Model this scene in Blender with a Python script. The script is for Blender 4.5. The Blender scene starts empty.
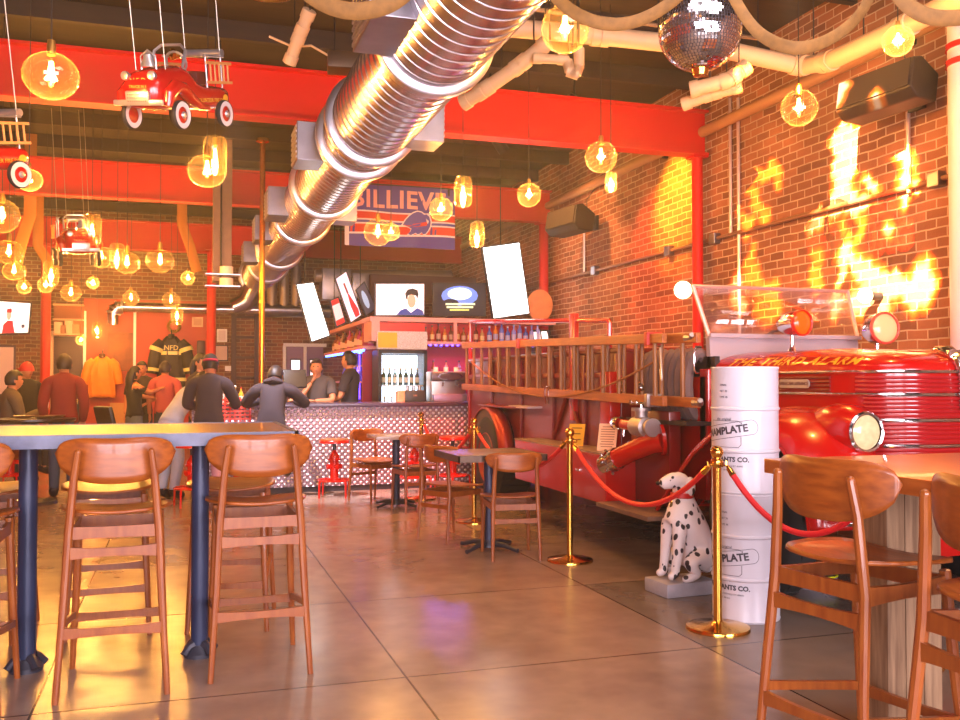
import bpy, bmesh, math, random
from mathutils import Vector, Matrix, Euler
random.seed(7)
SC = bpy.context.scene
COL = SC.collection
PI = math.pi
def R(a): return a*PI/180

# ------------------------------------------------------------------ camera
F = 930.0
CAM = Vector((0, 0, 1.37))
YAW = R(17.8); PITCH = R(1.29)
FW = Vector((math.sin(YAW)*math.cos(PITCH), math.cos(YAW)*math.cos(PITCH), math.sin(PITCH)))
RT = Vector((math.cos(YAW), -math.sin(YAW), 0))
UP = RT.cross(FW)
cd = bpy.data.cameras.new('camera'); cam = bpy.data.objects.new('camera', cd); COL.objects.link(cam)
cd.sensor_width = 36; cd.lens = F/960*36; cd.clip_start = .05; cd.clip_end = 100
cam.location = CAM
cam.rotation_euler = Matrix((RT, UP, -FW)).transposed().to_euler()
SC.camera = cam
def ray(px, py): return FW + RT*((px-480)/F) + UP*((360-py)/F)
def at_d(px, py, d): return CAM + ray(px, py)*d
def at_z(px, py, z): r = ray(px, py); return CAM + r*((z-CAM.z)/r.z)
def at_x(px, py, x): r = ray(px, py); return CAM + r*(x/r.x)
def at_y(px, py, y): r = ray(px, py); return CAM + r*(y/r.y)

# ------------------------------------------------------------------ world, view, big lights
SC.view_settings.view_transform = 'Standard'; SC.view_settings.look = 'None'
SC.view_settings.exposure = 0.5; SC.view_settings.gamma = 1.0; SC.view_settings.use_curve_mapping = False
w = bpy.data.worlds.new('world'); SC.world = w; w.use_nodes = True
w.node_tree.nodes['Background'].inputs[0].default_value = (.8, .75, .8, 1)
w.node_tree.nodes['Background'].inputs[1].default_value = .25
wn = w.node_tree; vs_ = wn.nodes.new('ShaderNodeVolumeScatter'); vs_.inputs['Density'].default_value = .0055; vs_.inputs['Anisotropy'].default_value = .75; vs_.inputs['Color'].default_value = (1, .97, .94, 1)  # thin haze added to stand in for bloom round the bulbs
wn.links.new(vs_.outputs[0], wn.nodes['World Output'].inputs['Volume'])
def area(name, loc, target, sx, sy, power, col, spread=180):
    l = bpy.data.lights.new(name, 'AREA'); l.shape = 'RECTANGLE'; l.size = sx; l.size_y = sy; l.energy = power; l.color = col; l.spread = R(spread)
    o = bpy.data.objects.new(name, l); COL.objects.link(o); o.location = loc
    o.rotation_euler = (Vector(target)-Vector(loc)).to_track_quat('-Z', 'Y').to_euler(); return o
def spot(name, loc, target, power, col, ang, blend=.3, r=.03, parent=None):
    l = bpy.data.lights.new(name, 'SPOT'); l.energy = power; l.color = col; l.spot_size = R(ang); l.spot_blend = blend; l.shadow_soft_size = r
    o = bpy.data.objects.new(name, l); COL.objects.link(o); o.location = loc
    o.rotation_euler = (Vector(target)-Vector(loc)).to_track_quat('-Z', 'Y').to_euler()
    return o
# daylight through the three shop windows in the front wall behind the camera
for i, x in enumerate((-2.6, .7, 4.0)):
    area('window_daylight', (x, -2.85, 1.75), (x*.8, 6, 1.0), 2.7, 2.5, 255, (1, .86, .95), 150)
# overhead fill added under the closed ceiling, which has no roof light
area('overhead_fill', (2.2, 2.2, 4.6), (2.6, 3.2, 0), 3.0, 2.0, 100, (1, .84, .86))

# ------------------------------------------------------------------ materials
def lin(c): return c/12.92 if c <= .04045 else ((c+.055)/1.055)**2.4
def hx(h): return tuple(lin(int(h[i:i+2], 16)/255) for i in (0, 2, 4))+(1,)
MATS = {}
def M(name, col='808080', rough=.5, metal=0, emit=0, ecol=None, var=0, vscale=8, bump=0, bscale=40, alpha=1, coat=0, spec=.5, stretch=(1, 1, 1), col2=None):
    if name in MATS: return MATS[name]
    m = bpy.data.materials.new(name); m.use_nodes = True; nt = m.node_tree; b = nt.nodes['Principled BSDF']
    c = hx(col); b.inputs['Base Color'].default_value = c
    b.inputs['Roughness'].default_value = rough; b.inputs['Metallic'].default_value = metal
    b.inputs['Coat Weight'].default_value = coat; b.inputs['Specular IOR Level'].default_value = spec; b.inputs['Alpha'].default_value = alpha
    if emit:
        b.inputs['Emission Color'].default_value = hx(ecol or col); b.inputs['Emission Strength'].default_value = emit
    if var or bump or col2:
        tc = nt.nodes.new('ShaderNodeTexCoord'); mp = nt.nodes.new('ShaderNodeMapping'); mp.inputs['Scale'].default_value = stretch
        nt.links.new(tc.outputs['Object'], mp.inputs['Vector'])
        n = nt.nodes.new('ShaderNodeTexNoise'); n.inputs['Scale'].default_value = vscale; n.inputs['Detail'].default_value = 6
        nt.links.new(mp.outputs[0], n.inputs['Vector'])
        if var or col2:
            r = nt.nodes.new('ShaderNodeValToRGB'); r.color_ramp.elements[0].position = .3; r.color_ramp.elements[1].position = .7
            c2 = hx(col2) if col2 else tuple(min(1, x*(1+var)) for x in c[:3])+(1,)
            c1 = c if col2 else tuple(x*(1-var) for x in c[:3])+(1,)
            r.color_ramp.elements[0].color = c1; r.color_ramp.elements[1].color = c2
            nt.links.new(n.outputs['Fac'], r.inputs[0]); nt.links.new(r.outputs[0], b.inputs['Base Color'])
        if bump:
            n2 = nt.nodes.new('ShaderNodeTexNoise'); n2.inputs['Scale'].default_value = bscale; n2.inputs['Detail'].default_value = 4
            nt.links.new(mp.outputs[0], n2.inputs['Vector'])
            bp = nt.nodes.new('ShaderNodeBump'); bp.inputs['Strength'].default_value = bump; bp.inputs['Distance'].default_value = .02
            nt.links.new(n2.outputs['Fac'], bp.inputs['Height']); nt.links.new(bp.outputs[0], b.inputs['Normal'])
    MATS[name] = m; return m
def wood(name, c1, c2, rough=.35, stretch=(2, 14, 14), coat=.0):
    return M(name, c1, rough, col2=c2, vscale=3, stretch=stretch, coat=coat)
def math_node(nt, op, a, b=None):
    n = nt.nodes.new('ShaderNodeMath'); n.operation = op
    for i, v in enumerate((a, b)):
        if v is None: continue
        if isinstance(v, (int, float)): n.inputs[i].default_value = v
        else: nt.links.new(v, n.inputs[i])
    return n.outputs[0]
def brick_mat(name, axis, c1, c2, mortar, scale=1.0):
    m = bpy.data.materials.new(name); m.use_nodes = True; nt = m.node_tree; b = nt.nodes['Principled BSDF']
    tc = nt.nodes.new('ShaderNodeTexCoord'); sp = nt.nodes.new('ShaderNodeSeparateXYZ'); nt.links.new(tc.outputs['Object'], sp.inputs[0])
    nz = nt.nodes.new('ShaderNodeTexNoise'); nz.inputs['Scale'].default_value = 3; nt.links.new(tc.outputs['Object'], nz.inputs['Vector'])
    wob = math_node(nt, 'MULTIPLY', nz.outputs['Fac'], .03)
    cb = nt.nodes.new('ShaderNodeCombineXYZ'); nt.links.new(math_node(nt, 'ADD', sp.outputs[axis], wob), cb.inputs[0]); nt.links.new(math_node(nt, 'ADD', sp.outputs[2], wob), cb.inputs[1])
    br = nt.nodes.new('ShaderNodeTexBrick'); nt.links.new(cb.outputs[0], br.inputs['Vector'])
    br.inputs['Scale'].default_value = scale; br.inputs['Brick Width'].default_value = .215; br.inputs['Row Height'].default_value = .078
    br.inputs['Mortar Size'].default_value = .007; br.inputs['Mortar Smooth'].default_value = .3; br.inputs['Bias'].default_value = -.1
    br.inputs['Color1'].default_value = hx(c1); br.inputs['Color2'].default_value = hx(c2); br.inputs['Mortar'].default_value = hx(mortar)
    n2 = nt.nodes.new('ShaderNodeTexNoise'); n2.inputs['Scale'].default_value = 1.3; n2.inputs['Detail'].default_value = 8; nt.links.new(tc.outputs['Object'], n2.inputs['Vector'])
    mx = nt.nodes.new('ShaderNodeMix'); mx.data_type = 'RGBA'; mx.blend_type = 'MULTIPLY'; mx.inputs[0].default_value = .55
    rp = nt.nodes.new('ShaderNodeValToRGB'); rp.color_ramp.elements[0].position = .35; rp.color_ramp.elements[0].color = (.35, .33, .32, 1); rp.color_ramp.elements[1].position = .65; rp.color_ramp.elements[1].color = (1, 1, 1, 1)
    nt.links.new(n2.outputs['Fac'], rp.inputs[0]); nt.links.new(br.outputs['Color'], mx.inputs[6]); nt.links.new(rp.outputs[0], mx.inputs[7])
    nt.links.new(mx.outputs[2], b.inputs['Base Color']); b.inputs['Roughness'].default_value = .85
    n3 = nt.nodes.new('ShaderNodeTexNoise'); n3.inputs['Scale'].default_value = 40; nt.links.new(tc.outputs['Object'], n3.inputs['Vector'])
    h = math_node(nt, 'SUBTRACT', math_node(nt, 'MULTIPLY', n3.outputs['Fac'], .4), br.outputs['Fac'])
    bp = nt.nodes.new('ShaderNodeBump'); bp.inputs['Strength'].default_value = .7; bp.inputs['Distance'].default_value = .012
    nt.links.new(h, bp.inputs['Height']); nt.links.new(bp.outputs[0], b.inputs['Normal'])
    return m
def glass_thin(name, tint=(1, 1, 1, 1), gloss=.12, milk=0):
    m = bpy.data.materials.new(name); m.use_nodes = True; nt = m.node_tree; nt.nodes.clear()
    o = nt.nodes.new('ShaderNodeOutputMaterial'); mx = nt.nodes.new('ShaderNodeMixShader'); t = nt.nodes.new('ShaderNodeBsdfTransparent'); g = nt.nodes.new('ShaderNodeBsdfGlossy')
    t.inputs[0].default_value = tint; g.inputs['Roughness'].default_value = .03
    lw = nt.nodes.new('ShaderNodeLayerWeight'); lw.inputs[0].default_value = .5
    p = math_node(nt, 'POWER', lw.outputs['Facing'], 3.0)
    f = math_node(nt, 'ADD', math_node(nt, 'MULTIPLY', p, .6), gloss*.4)
    nt.links.new(f, mx.inputs[0]); nt.links.new(t.outputs[0], mx.inputs[1]); nt.links.new(g.outputs[0], mx.inputs[2]); nt.links.new(mx.outputs[0], o.inputs[0])
    if milk:
        m2 = nt.nodes.new('ShaderNodeMixShader'); tl = nt.nodes.new('ShaderNodeBsdfTranslucent'); tl.inputs[0].default_value = (1, .72, .35, 1)
        nt.links.new(math_node(nt, 'ADD', math_node(nt, 'MULTIPLY', p, milk*6), milk), m2.inputs[0]); nt.links.new(mx.outputs[0], m2.inputs[1]); nt.links.new(tl.outputs[0], m2.inputs[2]); nt.links.new(m2.outputs[0], o.inputs[0])
    return m

# ------------------------------------------------------------------ mesh building
def frame_of(d):
    d = d.normalized(); a = Vector((0, 0, 1)) if abs(d.z) < .9 else Vector((1, 0, 0))
    u = d.cross(a).normalized(); return u, d.cross(u)
class MB:
    def __init__(s): s.bm = bmesh.new(); s.mi = 0
    def face(s, vs, mi=None):
        try: f = s.bm.faces.new(vs)
        except ValueError: return None
        f.material_index = s.mi if mi is None else mi; return f
    def box(s, c, size, rot=None, bev=0):
        c = Vector(c); h = Vector(size)/2; m = Euler(rot).to_matrix() if rot else Matrix.Identity(3)
        tb = bmesh.new(); bmesh.ops.create_cube(tb, size=1)
        for v in tb.verts: v.co = Vector((v.co.x*size[0], v.co.y*size[1], v.co.z*size[2]))
        if bev: bmesh.ops.bevel(tb, geom=tb.edges[:], offset=bev, segments=2, profile=.6, affect='EDGES')
        mp = {}
        for v in tb.verts: mp[v] = s.bm.verts.new(m @ v.co + c)
        for f in tb.faces: s.face([mp[v] for v in f.verts])
        tb.free(); return s
    def cyl(s, p0, p1, r0, r1=None, n=14, cap=True):
        return s.tube([p0, p1], [r0, r0 if r1 is None else r1], n, cap)
    def tube(s, pts, r, n=8, cap=True, closed=False, flat=1.0, upv=None):
        pts = [Vector(p) for p in pts]; L = len(pts)
        if not isinstance(r, (list, tuple)): r = [r]*L
        rings = []; u = None
        for i, p in enumerate(pts):
            if closed: t = pts[(i+1) % L]-pts[i-1]
            else: t = (pts[min(i+1, L-1)]-pts[max(i-1, 0)])
            t = t.normalized() if t.length > 1e-9 else Vector((0, 0, 1))
            if upv: v = Vector(upv); u = v.cross(t).normalized(); v = t.cross(u)
            else:
                if u is None: u, v = frame_of(t)
                else:
                    u = (u-t*u.dot(t)); u = u.normalized() if u.length > 1e-6 else frame_of(t)[0]
                v = t.cross(u)
            rings.append([s.bm.verts.new(p+(u*math.cos(2*PI*k/n)+v*math.sin(2*PI*k/n)*flat)*r[i]) for k in range(n)])
        for i in range(L if closed else L-1):
            a = rings[i]; b = rings[(i+1) % L]
            for k in range(n): s.face([a[k], a[(k+1) % n], b[(k+1) % n], b[k]])
        if cap and not closed: s.face(rings[0][::-1]); s.face(rings[-1])
        return s
    def lathe(s, prof, c=(0, 0, 0), n=20, axis=(0, 0, 1), sc=(1, 1)):
        c = Vector(c); d = Vector(axis).normalized(); u, v = frame_of(d)
        rings = []
        for (r, z) in prof:
            if r < 1e-5: rings.append([s.bm.verts.new(c+d*z)])
            else: rings.append([s.bm.verts.new(c+d*z+(u*math.cos(2*PI*k/n)*sc[0]+v*math.sin(2*PI*k/n)*sc[1])*r) for k in range(n)])
        for a, b in zip(rings, rings[1:]):
            for k in range(n):
                q = [a[k % len(a)], a[(k+1) % len(a)], b[(k+1) % len(b)], b[k % len(b)]]
                q2 = []
                for x in q:
                    if x not in q2: q2.append(x)
                if len(q2) > 2: s.face(q2)
        return s
    def sph(s, c, r, n=16, m=10, rot=None):
        if not isinstance(r, (list, tuple)): r = (r, r, r)
        mt = Euler(rot).to_matrix() if rot else Matrix.Identity(3); c = Vector(c); rows = []
        for j in range(m+1):
            th = PI*j/m
            if j in (0, m): rows.append([s.bm.verts.new(c+mt@Vector((0, 0, r[2]*math.cos(th))))])
            else: rows.append([s.bm.verts.new(c+mt@Vector((r[0]*math.sin(th)*math.cos(2*PI*k/n), r[1]*math.sin(th)*math.sin(2*PI*k/n), r[2]*math.cos(th)))) for k in range(n)])
        for a, b in zip(rows, rows[1:]):
            for k in range(n):
                q = []
                for x in (a[k % len(a)], b[k % len(b)], b[(k+1) % len(b)], a[(k+1) % len(a)]):
                    if x not in q: q.append(x)
                if len(q) > 2: s.face(q)
        return s
    def prism(s, poly, vec, f=None):
        """poly: list of 3-D points; extruded by vec"""
        vec = Vector(vec); a = [s.bm.verts.new(Vector(p)) for p in poly]; b = [s.bm.verts.new(Vector(p)+vec) for p in poly]
        s.face(a[::-1]); s.face(b); n = len(a)
        for k in range(n): s.face([a[k], a[(k+1) % n], b[(k+1) % n], b[k]])
        return s
    def grid(s, fn, nu, nv, cu=False, thick=None):
        V = [[s.bm.verts.new(Vector(fn(i/nu, j/nv))) for j in range(nv+1)] for i in range(nu+(0 if cu else 1))]
        for i in range(nu):
            for j in range(nv):
                a = V[i]; b = V[(i+1) % len(V)]
                s.face([a[j], b[j], b[j+1], a[j+1]])
        return s
    def ribbon(s, pts, upv, wdt, th):
        return s.tube(pts, wdt, 4, True, False, th/wdt, upv)
    def text(s, body, size, mt, ext=.002, bend=None, align='CENTER', shear=0, space=1.0, bold=0):
        cu = bpy.data.curves.new('t', 'FONT'); cu.body = body; cu.size = size; cu.extrude = ext; cu.align_x = align; cu.align_y = 'CENTER'; cu.resolution_u = 2; cu.offset = bold; cu.shear = shear; cu.space_character = space
        o = bpy.data.objects.new('t', cu); COL.objects.link(o)
        dg = bpy.context.evaluated_depsgraph_get(); me = bpy.data.meshes.new_from_object(o.evaluated_get(dg))
        vs = []
        for v in me.vertices:
            co = v.co.copy()
            vs.append(s.bm.verts.new(bend(co) if bend else mt @ co))
        for p in me.polygons: s.face([vs[i] for i in p.vertices])
        bpy.data.objects.remove(o); bpy.data.curves.remove(cu); bpy.data.meshes.remove(me); return s
    def build(s, name, mats, parent=None, w=False, smooth=True, sharp=35, solid=0, sub=0, bevel=0, loc=None, rz=0, rot=None):
        if not isinstance(mats, (list, tuple)): mats = [mats]
        off = Vector(parent.location) if (w and parent) else Vector((0, 0, 0))
        if w and not parent:   # top-level mesh given in world coordinates: origin to its base
            xs = [v.co for v in s.bm.verts]
            off = Vector(((min(c.x for c in xs)+max(c.x for c in xs))/2, (min(c.y for c in xs)+max(c.y for c in xs))/2, min(c.z for c in xs)))
        if off.length > 0:
            inv = Matrix.Rotation(-parent.rotation_euler.z, 3, 'Z') if parent else None
            for v in s.bm.verts:
                v.co -= off
                if inv and parent.rotation_euler.z: v.co = inv @ v.co
        bmesh.ops.recalc_face_normals(s.bm, faces=s.bm.faces[:])
        me = bpy.data.meshes.new(name); s.bm.to_mesh(me); s.bm.free()
        for m in mats: me.materials.append(m)
        if smooth:
            me.polygons.foreach_set('use_smooth', [True]*len(me.polygons))
            try: me.set_sharp_from_angle(angle=R(sharp))
            except Exception: pass
        o = bpy.data.objects.new(name, me); COL.objects.link(o)
        if parent: o.parent = parent
        elif w: o.location = off
        if loc: o.location = loc
        if rz: o.rotation_euler.z = rz
        if rot: o.rotation_euler = rot
        if solid: md = o.modifiers.new('s', 'SOLIDIFY'); md.thickness = solid; md.offset = 0
        if bevel: md = o.modifiers.new('b', 'BEVEL'); md.width = bevel; md.segments = 2; md.limit_method = 'ANGLE'
        if sub: md = o.modifiers.new('u', 'SUBSURF'); md.levels = sub; md.render_levels = sub
        return o
def tag(o, label, cat, group=None, kind=None):
    if label: o['label'] = label
    if cat: o['category'] = cat
    if group: o['group'] = group
    if kind: o['kind'] = kind
    return o
def struct(o): o['kind'] = 'structure'; return o
def lab(o, l): o['label'] = l; return o
def thing(name, label, cat, loc=(0, 0, 0), rz=0, group=None):
    o = bpy.data.objects.new(name, None); COL.objects.link(o); o.location = loc; o.rotation_euler = (0, 0, rz); o.empty_display_size = .1
    return tag(o, label, cat, group)
def dup(root, loc, rz, label, group=None, scale=None):
    KIDS = {}
    for o in bpy.data.objects:
        if o.parent: KIDS.setdefault(o.parent, []).append(o)
    def cp(o, par):
        c = o.copy(); COL.objects.link(c)
        if par is not None: c.parent = par
        for k in KIDS.get(o, []): cp(k, c)
        return c
    r = cp(root, None); r.location = loc; r.rotation_euler = (0, 0, rz); r['label'] = label
    if group: r['group'] = group
    if scale: r.scale = (scale,)*3
    return r
ORD = ['first', 'second', 'third', 'fourth', 'fifth', 'sixth', 'seventh', 'eighth', 'ninth', 'tenth', 'eleventh', 'twelfth', 'thirteenth', 'fourteenth', 'fifteenth', 'sixteenth']

# common materials
RED = M('red paint', 'c8140c', .22, coat=.6)
BEAMRED = M('red beam paint', 'c00a02', .55, spec=.25)
CHROME = M('chrome', 'e8e8ec', .12, 1)
STEEL = M('brushed steel', 'b8b4b0', .35, 1)
GALV = M('galvanised duct', '8c8890', .36, 1, var=.15, vscale=6)
BRASS = M('polished brass', 'e8b450', .14, 1)
BLACK = M('black plastic', '141214', .45)
DARKMET = M('dark iron', '34343e', .4, .3)
DKBLUE = M('blue black powder coat', '2a3450', .38, .2)
SEATW = wood('orange brown plywood', '7c3a10', 'a0541a', .36, coat=.15)
FRAMEW = wood('reddish beech frame', '7c3a12', '94501c', .36, stretch=(12, 12, 2), coat=.2)
CONC = M('grey concrete', '8a8480', .8, var=.2)
WHITE = M('white paint', 'e8e4e0', .5)
GOLD = M('gold leaf lettering', 'e8a020', .35, .3)
RUBBER = M('black rubber', '1c1a1a', .7)
CREAM = M('cream pipe', 'd8b48c', .5)

# ------------------------------------------------------------------ the shell
XL, XR, YB, YF, ZC = -5.2, 5.6, 20.0, -3.0, 4.85
fm = bpy.data.materials.new('polished concrete'); fm.use_nodes = True; nt = fm.node_tree; b = nt.nodes['Principled BSDF']
tc = nt.nodes.new('ShaderNodeTexCoord'); sp = nt.nodes.new('ShaderNodeSeparateXYZ'); nt.links.new(tc.outputs['Object'], sp.inputs[0])
def nz(scale, det, st=(1, 1, 1)):
    mp = nt.nodes.new('ShaderNodeMapping'); mp.inputs['Scale'].default_value = st; nt.links.new(tc.outputs['Object'], mp.inputs[0])
    n = nt.nodes.new('ShaderNodeTexNoise'); n.inputs['Scale'].default_value = scale; n.inputs['Detail'].default_value = det; nt.links.new(mp.outputs[0], n.inputs['Vector']); return n.outputs['Fac']
rp = nt.nodes.new('ShaderNodeValToRGB'); e = rp.color_ramp.elements; e[0].position = .3; e[0].color = hx('745f52'); e[1].position = .72; e[1].color = hx('9e8676')
nt.links.new(math_node(nt, 'ADD', math_node(nt, 'MULTIPLY', nz(1.1, 9), .6), math_node(nt, 'MULTIPLY', nz(6, 8), .4)), rp.inputs[0])
def joint(out, off, period):
    v = math_node(nt, 'MODULO', math_node(nt, 'ADD', math_node(nt, 'SUBTRACT', out, off), 100*period), period)
    v = math_node(nt, 'ABSOLUTE', math_node(nt, 'SUBTRACT', v, period/2))
    return math_node(nt, 'GREATER_THAN', math_node(nt, 'MULTIPLY', v, -1), -.0055)
jx = joint(sp.outputs[0], 1.0+.79, 1.58); jy = joint(sp.outputs[1], 4.23+.77, 1.54)
jj = math_node(nt, 'MAXIMUM', jx, jy)
# a greyer slab under the truck's front end
dk = math_node(nt, 'MULTIPLY', math_node(nt, 'GREATER_THAN', sp.outputs[0], 2.58), math_node(nt, 'LESS_THAN', sp.outputs[1], 5.77))
m1 = nt.nodes.new('ShaderNodeMix'); m1.data_type = 'RGBA'; nt.links.new(math_node(nt, 'MULTIPLY', dk, .6), m1.inputs[0]); nt.links.new(rp.outputs[0], m1.inputs[6]); m1.inputs[7].default_value = hx('5e564e')
m2 = nt.nodes.new('ShaderNodeMix'); m2.data_type = 'RGBA'; nt.links.new(jj, m2.inputs[0]); nt.links.new(m1.outputs[2], m2.inputs[6]); m2.inputs[7].default_value = hx('2c201a')
nt.links.new(m2.outputs[2], b.inputs['Base Color'])
rr = nt.nodes.new('ShaderNodeMapRange'); rr.inputs[3].default_value = .13; rr.inputs[4].default_value = .32; nt.links.new(nz(2.2, 7), rr.inputs[0]); nt.links.new(rr.outputs[0], b.inputs['Roughness'])
bp = nt.nodes.new('ShaderNodeBump'); bp.inputs['Strength'].default_value = .12; bp.inputs['Distance'].default_value = .008
nt.links.new(math_node(nt, 'SUBTRACT', math_node(nt, 'MULTIPLY', nz(5, 5), .25), jj), bp.inputs['Height']); nt.links.new(bp.outputs[0], b.inputs['Normal'])
struct(MB().box(((XL+XR)/2, (YB+YF)/2, -.05), (XR-XL, YB-YF, .1)).build('floor', fm, smooth=False))

BR = brick_mat('right wall brick', 1, 'aa6846', '74442a', 'c8aa90')
BRB = brick_mat('back wall brick', 0, '985c38', '6c4430', 'b09878')
struct(MB().box((XR+.1, (YB+YF)/2, ZC/2), (.2, YB-YF, ZC)).build('wall_right', BR, smooth=False))
struct(MB().box(((XL+XR)/2, YB+.1, ZC/2), (XR-XL, .2, ZC)).build('wall_back', BRB, smooth=False))
struct(MB().box((XL-.1, (YB+YF)/2, ZC/2), (.2, YB-YF, ZC)).build('wall_left', M('left wall plaster', '9a3c20', .7), smooth=False))
m = MB()
for (x0, x1) in ((XL, -4.1), (-1.1, -.8), (2.2, 2.5), (5.5, XR)): m.box(((x0+x1)/2, YF-.1, ZC/2), (x1-x0, .2, ZC))
m.box(((XL+XR)/2, YF-.1, .2), (XR-XL, .2, .4)); m.box(((XL+XR)/2, YF-.1, 4.0), (XR-XL, .2, 1.7))
struct(m.build('wall_front', M('front wall plaster', '8a6a58', .7), smooth=False))
GL = glass_thin('window glass')
for i, x in enumerate((-2.6, .7, 4.0)):
    wd = MB()
    for s_ in (-1, 1): wd.box((x+s_*1.46, YF-.1, 1.78), (.08, .12, 2.74)); wd.box((x, YF-.1, 1.78+s_*1.33), (3.0, .12, .08))
    wo = struct(wd.build('window_%d' % (i+1), BLACK, smooth=False))
    pn = MB().box((x, YF-.1, 1.78), (2.84, .01, 2.58)).build('pane', GL, wo)
CEIL = M('dark ceiling boards', '28180a', .8, var=.4, vscale=2, stretch=(1, 8, 1))
struct(MB().box(((XL+XR)/2, (YB+YF)/2, ZC+.05), (XR-XL+.4, YB-YF+.4, .1)).build('ceiling', CEIL, smooth=False))
JO = M('brown joists', '28160a', .7, var=.3, vscale=3, stretch=(.5, 6, 6))
m = MB()
for k in range(18): m.box(((XL+XR)/2, -2.2+k*1.27, ZC-.09), (XR-XL, .07, .18))
struct(m.build('trim_1', JO, smooth=False))

# red steel frame: beams over columns
def ibeam(y, x0, x1, z0, z1, n):
    m = MB(); zc = (z0+z1)/2
    m.box(((x0+x1)/2, y, zc), (x1-x0, .03, z1-z0)); m.box(((x0+x1)/2, y, z0+.012), (x1-x0, .2, .024)); m.box(((x0+x1)/2, y, z1-.012), (x1-x0, .2, .024))
    return tag(m.build('steel_beam', BEAMRED, w=True, smooth=False), n, 'beam', 'red steel roof beams')
ibeam(9.1, XL, 5.56, 3.88, 4.38, 'wide red steel roof beam nearest the camera, behind the hanging pedal car')
ibeam(13.7, XL, 5.56, 3.88, 4.38, 'red steel roof beam that the football banner hangs from')
ibeam(18.4, XL, 5.5, 3.8, 4.34, 'red steel roof beam furthest back, over the jackets and screens')
def column(x, y, r, n):
    m = MB(); m.cyl((x, y, 0.02), (x, y, 3.86), r, n=18); m.box((x, y, 3.87), (r*3, r*3, .03)); m.box((x, y, .01), (r*3.4, r*3.4, .02))
    return tag(m.build('steel_column', BEAMRED, w=True), n, 'column', 'round red steel columns')
column(5.47, 9.1, .06, 'round red steel column by the brick wall, left of the windshield')
column(5.46, 13.7, .075, 'round red steel column behind the rolled hose disc')
p = at_y(45, 380, 18.4); column(p.x, 18.4, .085, 'round red steel column left of the dark door')
p = at_y(211, 380, 18.4); column(p.x, 18.4, .085, 'round red steel column between the black coat and the framed papers')
# ------------------------------------------------------------------ bar stools and chairs
def seat_mb(wd, dp, z, sag=.03, th=.014):
    m = MB()
    def fn(u, v):
        a = 2*PI*u; r = v
        cx, cy = math.cos(a), math.sin(a)
        k = (abs(cx)**4+abs(cy)**4)**(-.25)
        x = cx*k*r*wd/2; y = cy*k*r*dp/2
        if y < 0: x *= 1-.18*(-y/(dp/2))
        return (x, y, z+sag*(x/(wd/2))**2-.012*(y/(dp/2))+.012*(abs(y)/(dp/2))**3)
    m.grid(fn, 32, 7, True); bmesh.ops.remove_doubles(m.bm, verts=m.bm.verts[:], dist=.0005)
    return m
def back_mb(wd, z0, z1, y, curve):
    m = MB()
    def fn(u, v):
        U = u*2-1; h = (1-abs(U)**4)**.5 if abs(U) < 1 else 0; hb = (1-abs(U)**2.8)**.55 if abs(U) < 1 else 0
        zt = z1-.012*(1-U*U)*0-.010*math.cos(PI*U)*.5; zc = (z0+z1)/2+.03
        top = zc+(zt-zc)*h; bot = zc-(zc-z0)*hb
        return (U*wd/2, y+curve*U*U, bot+(top-bot)*v)
    m.grid(fn, 24, 6); bmesh.ops.remove_doubles(m.bm, verts=m.bm.verts[:], dist=.0005); return m
def rail(p0, p1, h, t, dip=.25, bow=0):
    """flat rail between two points, waisted at its middle"""
    m = MB(); p0 = Vector(p0); p1 = Vector(p1); d = (p1-p0).normalized(); nrm = Vector((0, 0, 1)).cross(d).normalized(); rows = []
    for i in range(9):
        f = i/8; c = p0.lerp(p1, f)+nrm*bow*(1-(2*f-1)**2); hh = h*(1-dip*(1-(2*f-1)**2))/2
        rows.append([m.bm.verts.new(c+nrm*a*t/2+Vector((0, 0, b_*hh))) for a, b_ in ((-1, -1), (1, -1), (1, 1), (-1, 1))])
    for a, b_ in zip(rows, rows[1:]):
        for k in range(4): m.face([a[k], a[(k+1) % 4], b_[(k+1) % 4], b_[k]])
    m.face(rows[0]); m.face(rows[-1][::-1]); return m
def stool(label, loc, rz, sm=SEATW, fm_=FRAMEW, group='plywood bar stools'):
    t = thing('bar_stool', label, 'bar stool', loc, rz, group)
    seat_mb(.48, .43, .77).build('seat', sm, t, solid=.014)
    back_mb(.50, .918, 1.122, -.205, .085).build('backrest', sm, t, solid=.013)
    for s in (-1, 1):
        m = MB().tube([(s*.225, -.275, 0), (s*.2, -.245, .40), (s*.185, -.215, .71), (s*.165, -.222, .95), (s*.15, -.235, 1.06)], [.013, .017, .019, .017, .015], 10); m.sph((s*.15, -.235, 1.06), .015, 8, 6); m.build('leg', fm_, t)
        MB().tube([(s*.21, .24, 0), (s*.19, .2, .42), (s*.18, .17, .75)], [.013, .018, .019], 10).build('leg', fm_, t)
        rail((s*.19, -.215, .705), (s*.182, .17, .705), .06, .02).build('seat_rail', fm_, t)
        rail((s*.207, -.255, .33), (s*.2, .215, .26), .032, .018, .1).build('stretcher', fm_, t)
    rail((-.19, -.225, .625), (.19, -.225, .625), .055, .018, .35).build('back_rail', fm_, t)
    rail((-.185, -.21, .71), (.185, -.21, .71), .055, .02, .1).build('seat_rail', fm_, t)
    rail((-.18, .17, .705), (.18, .17, .705), .06, .02, .1).build('seat_rail', fm_, t)
    rail((-.205, -.255, .29), (.205, -.255, .29), .05, .018, .35).build('stretcher', fm_, t)
    rail((-.2, .215, .25), (.2, .215, .25), .045, .018, .3).build('foot_rail', fm_, t)
    return t
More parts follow.
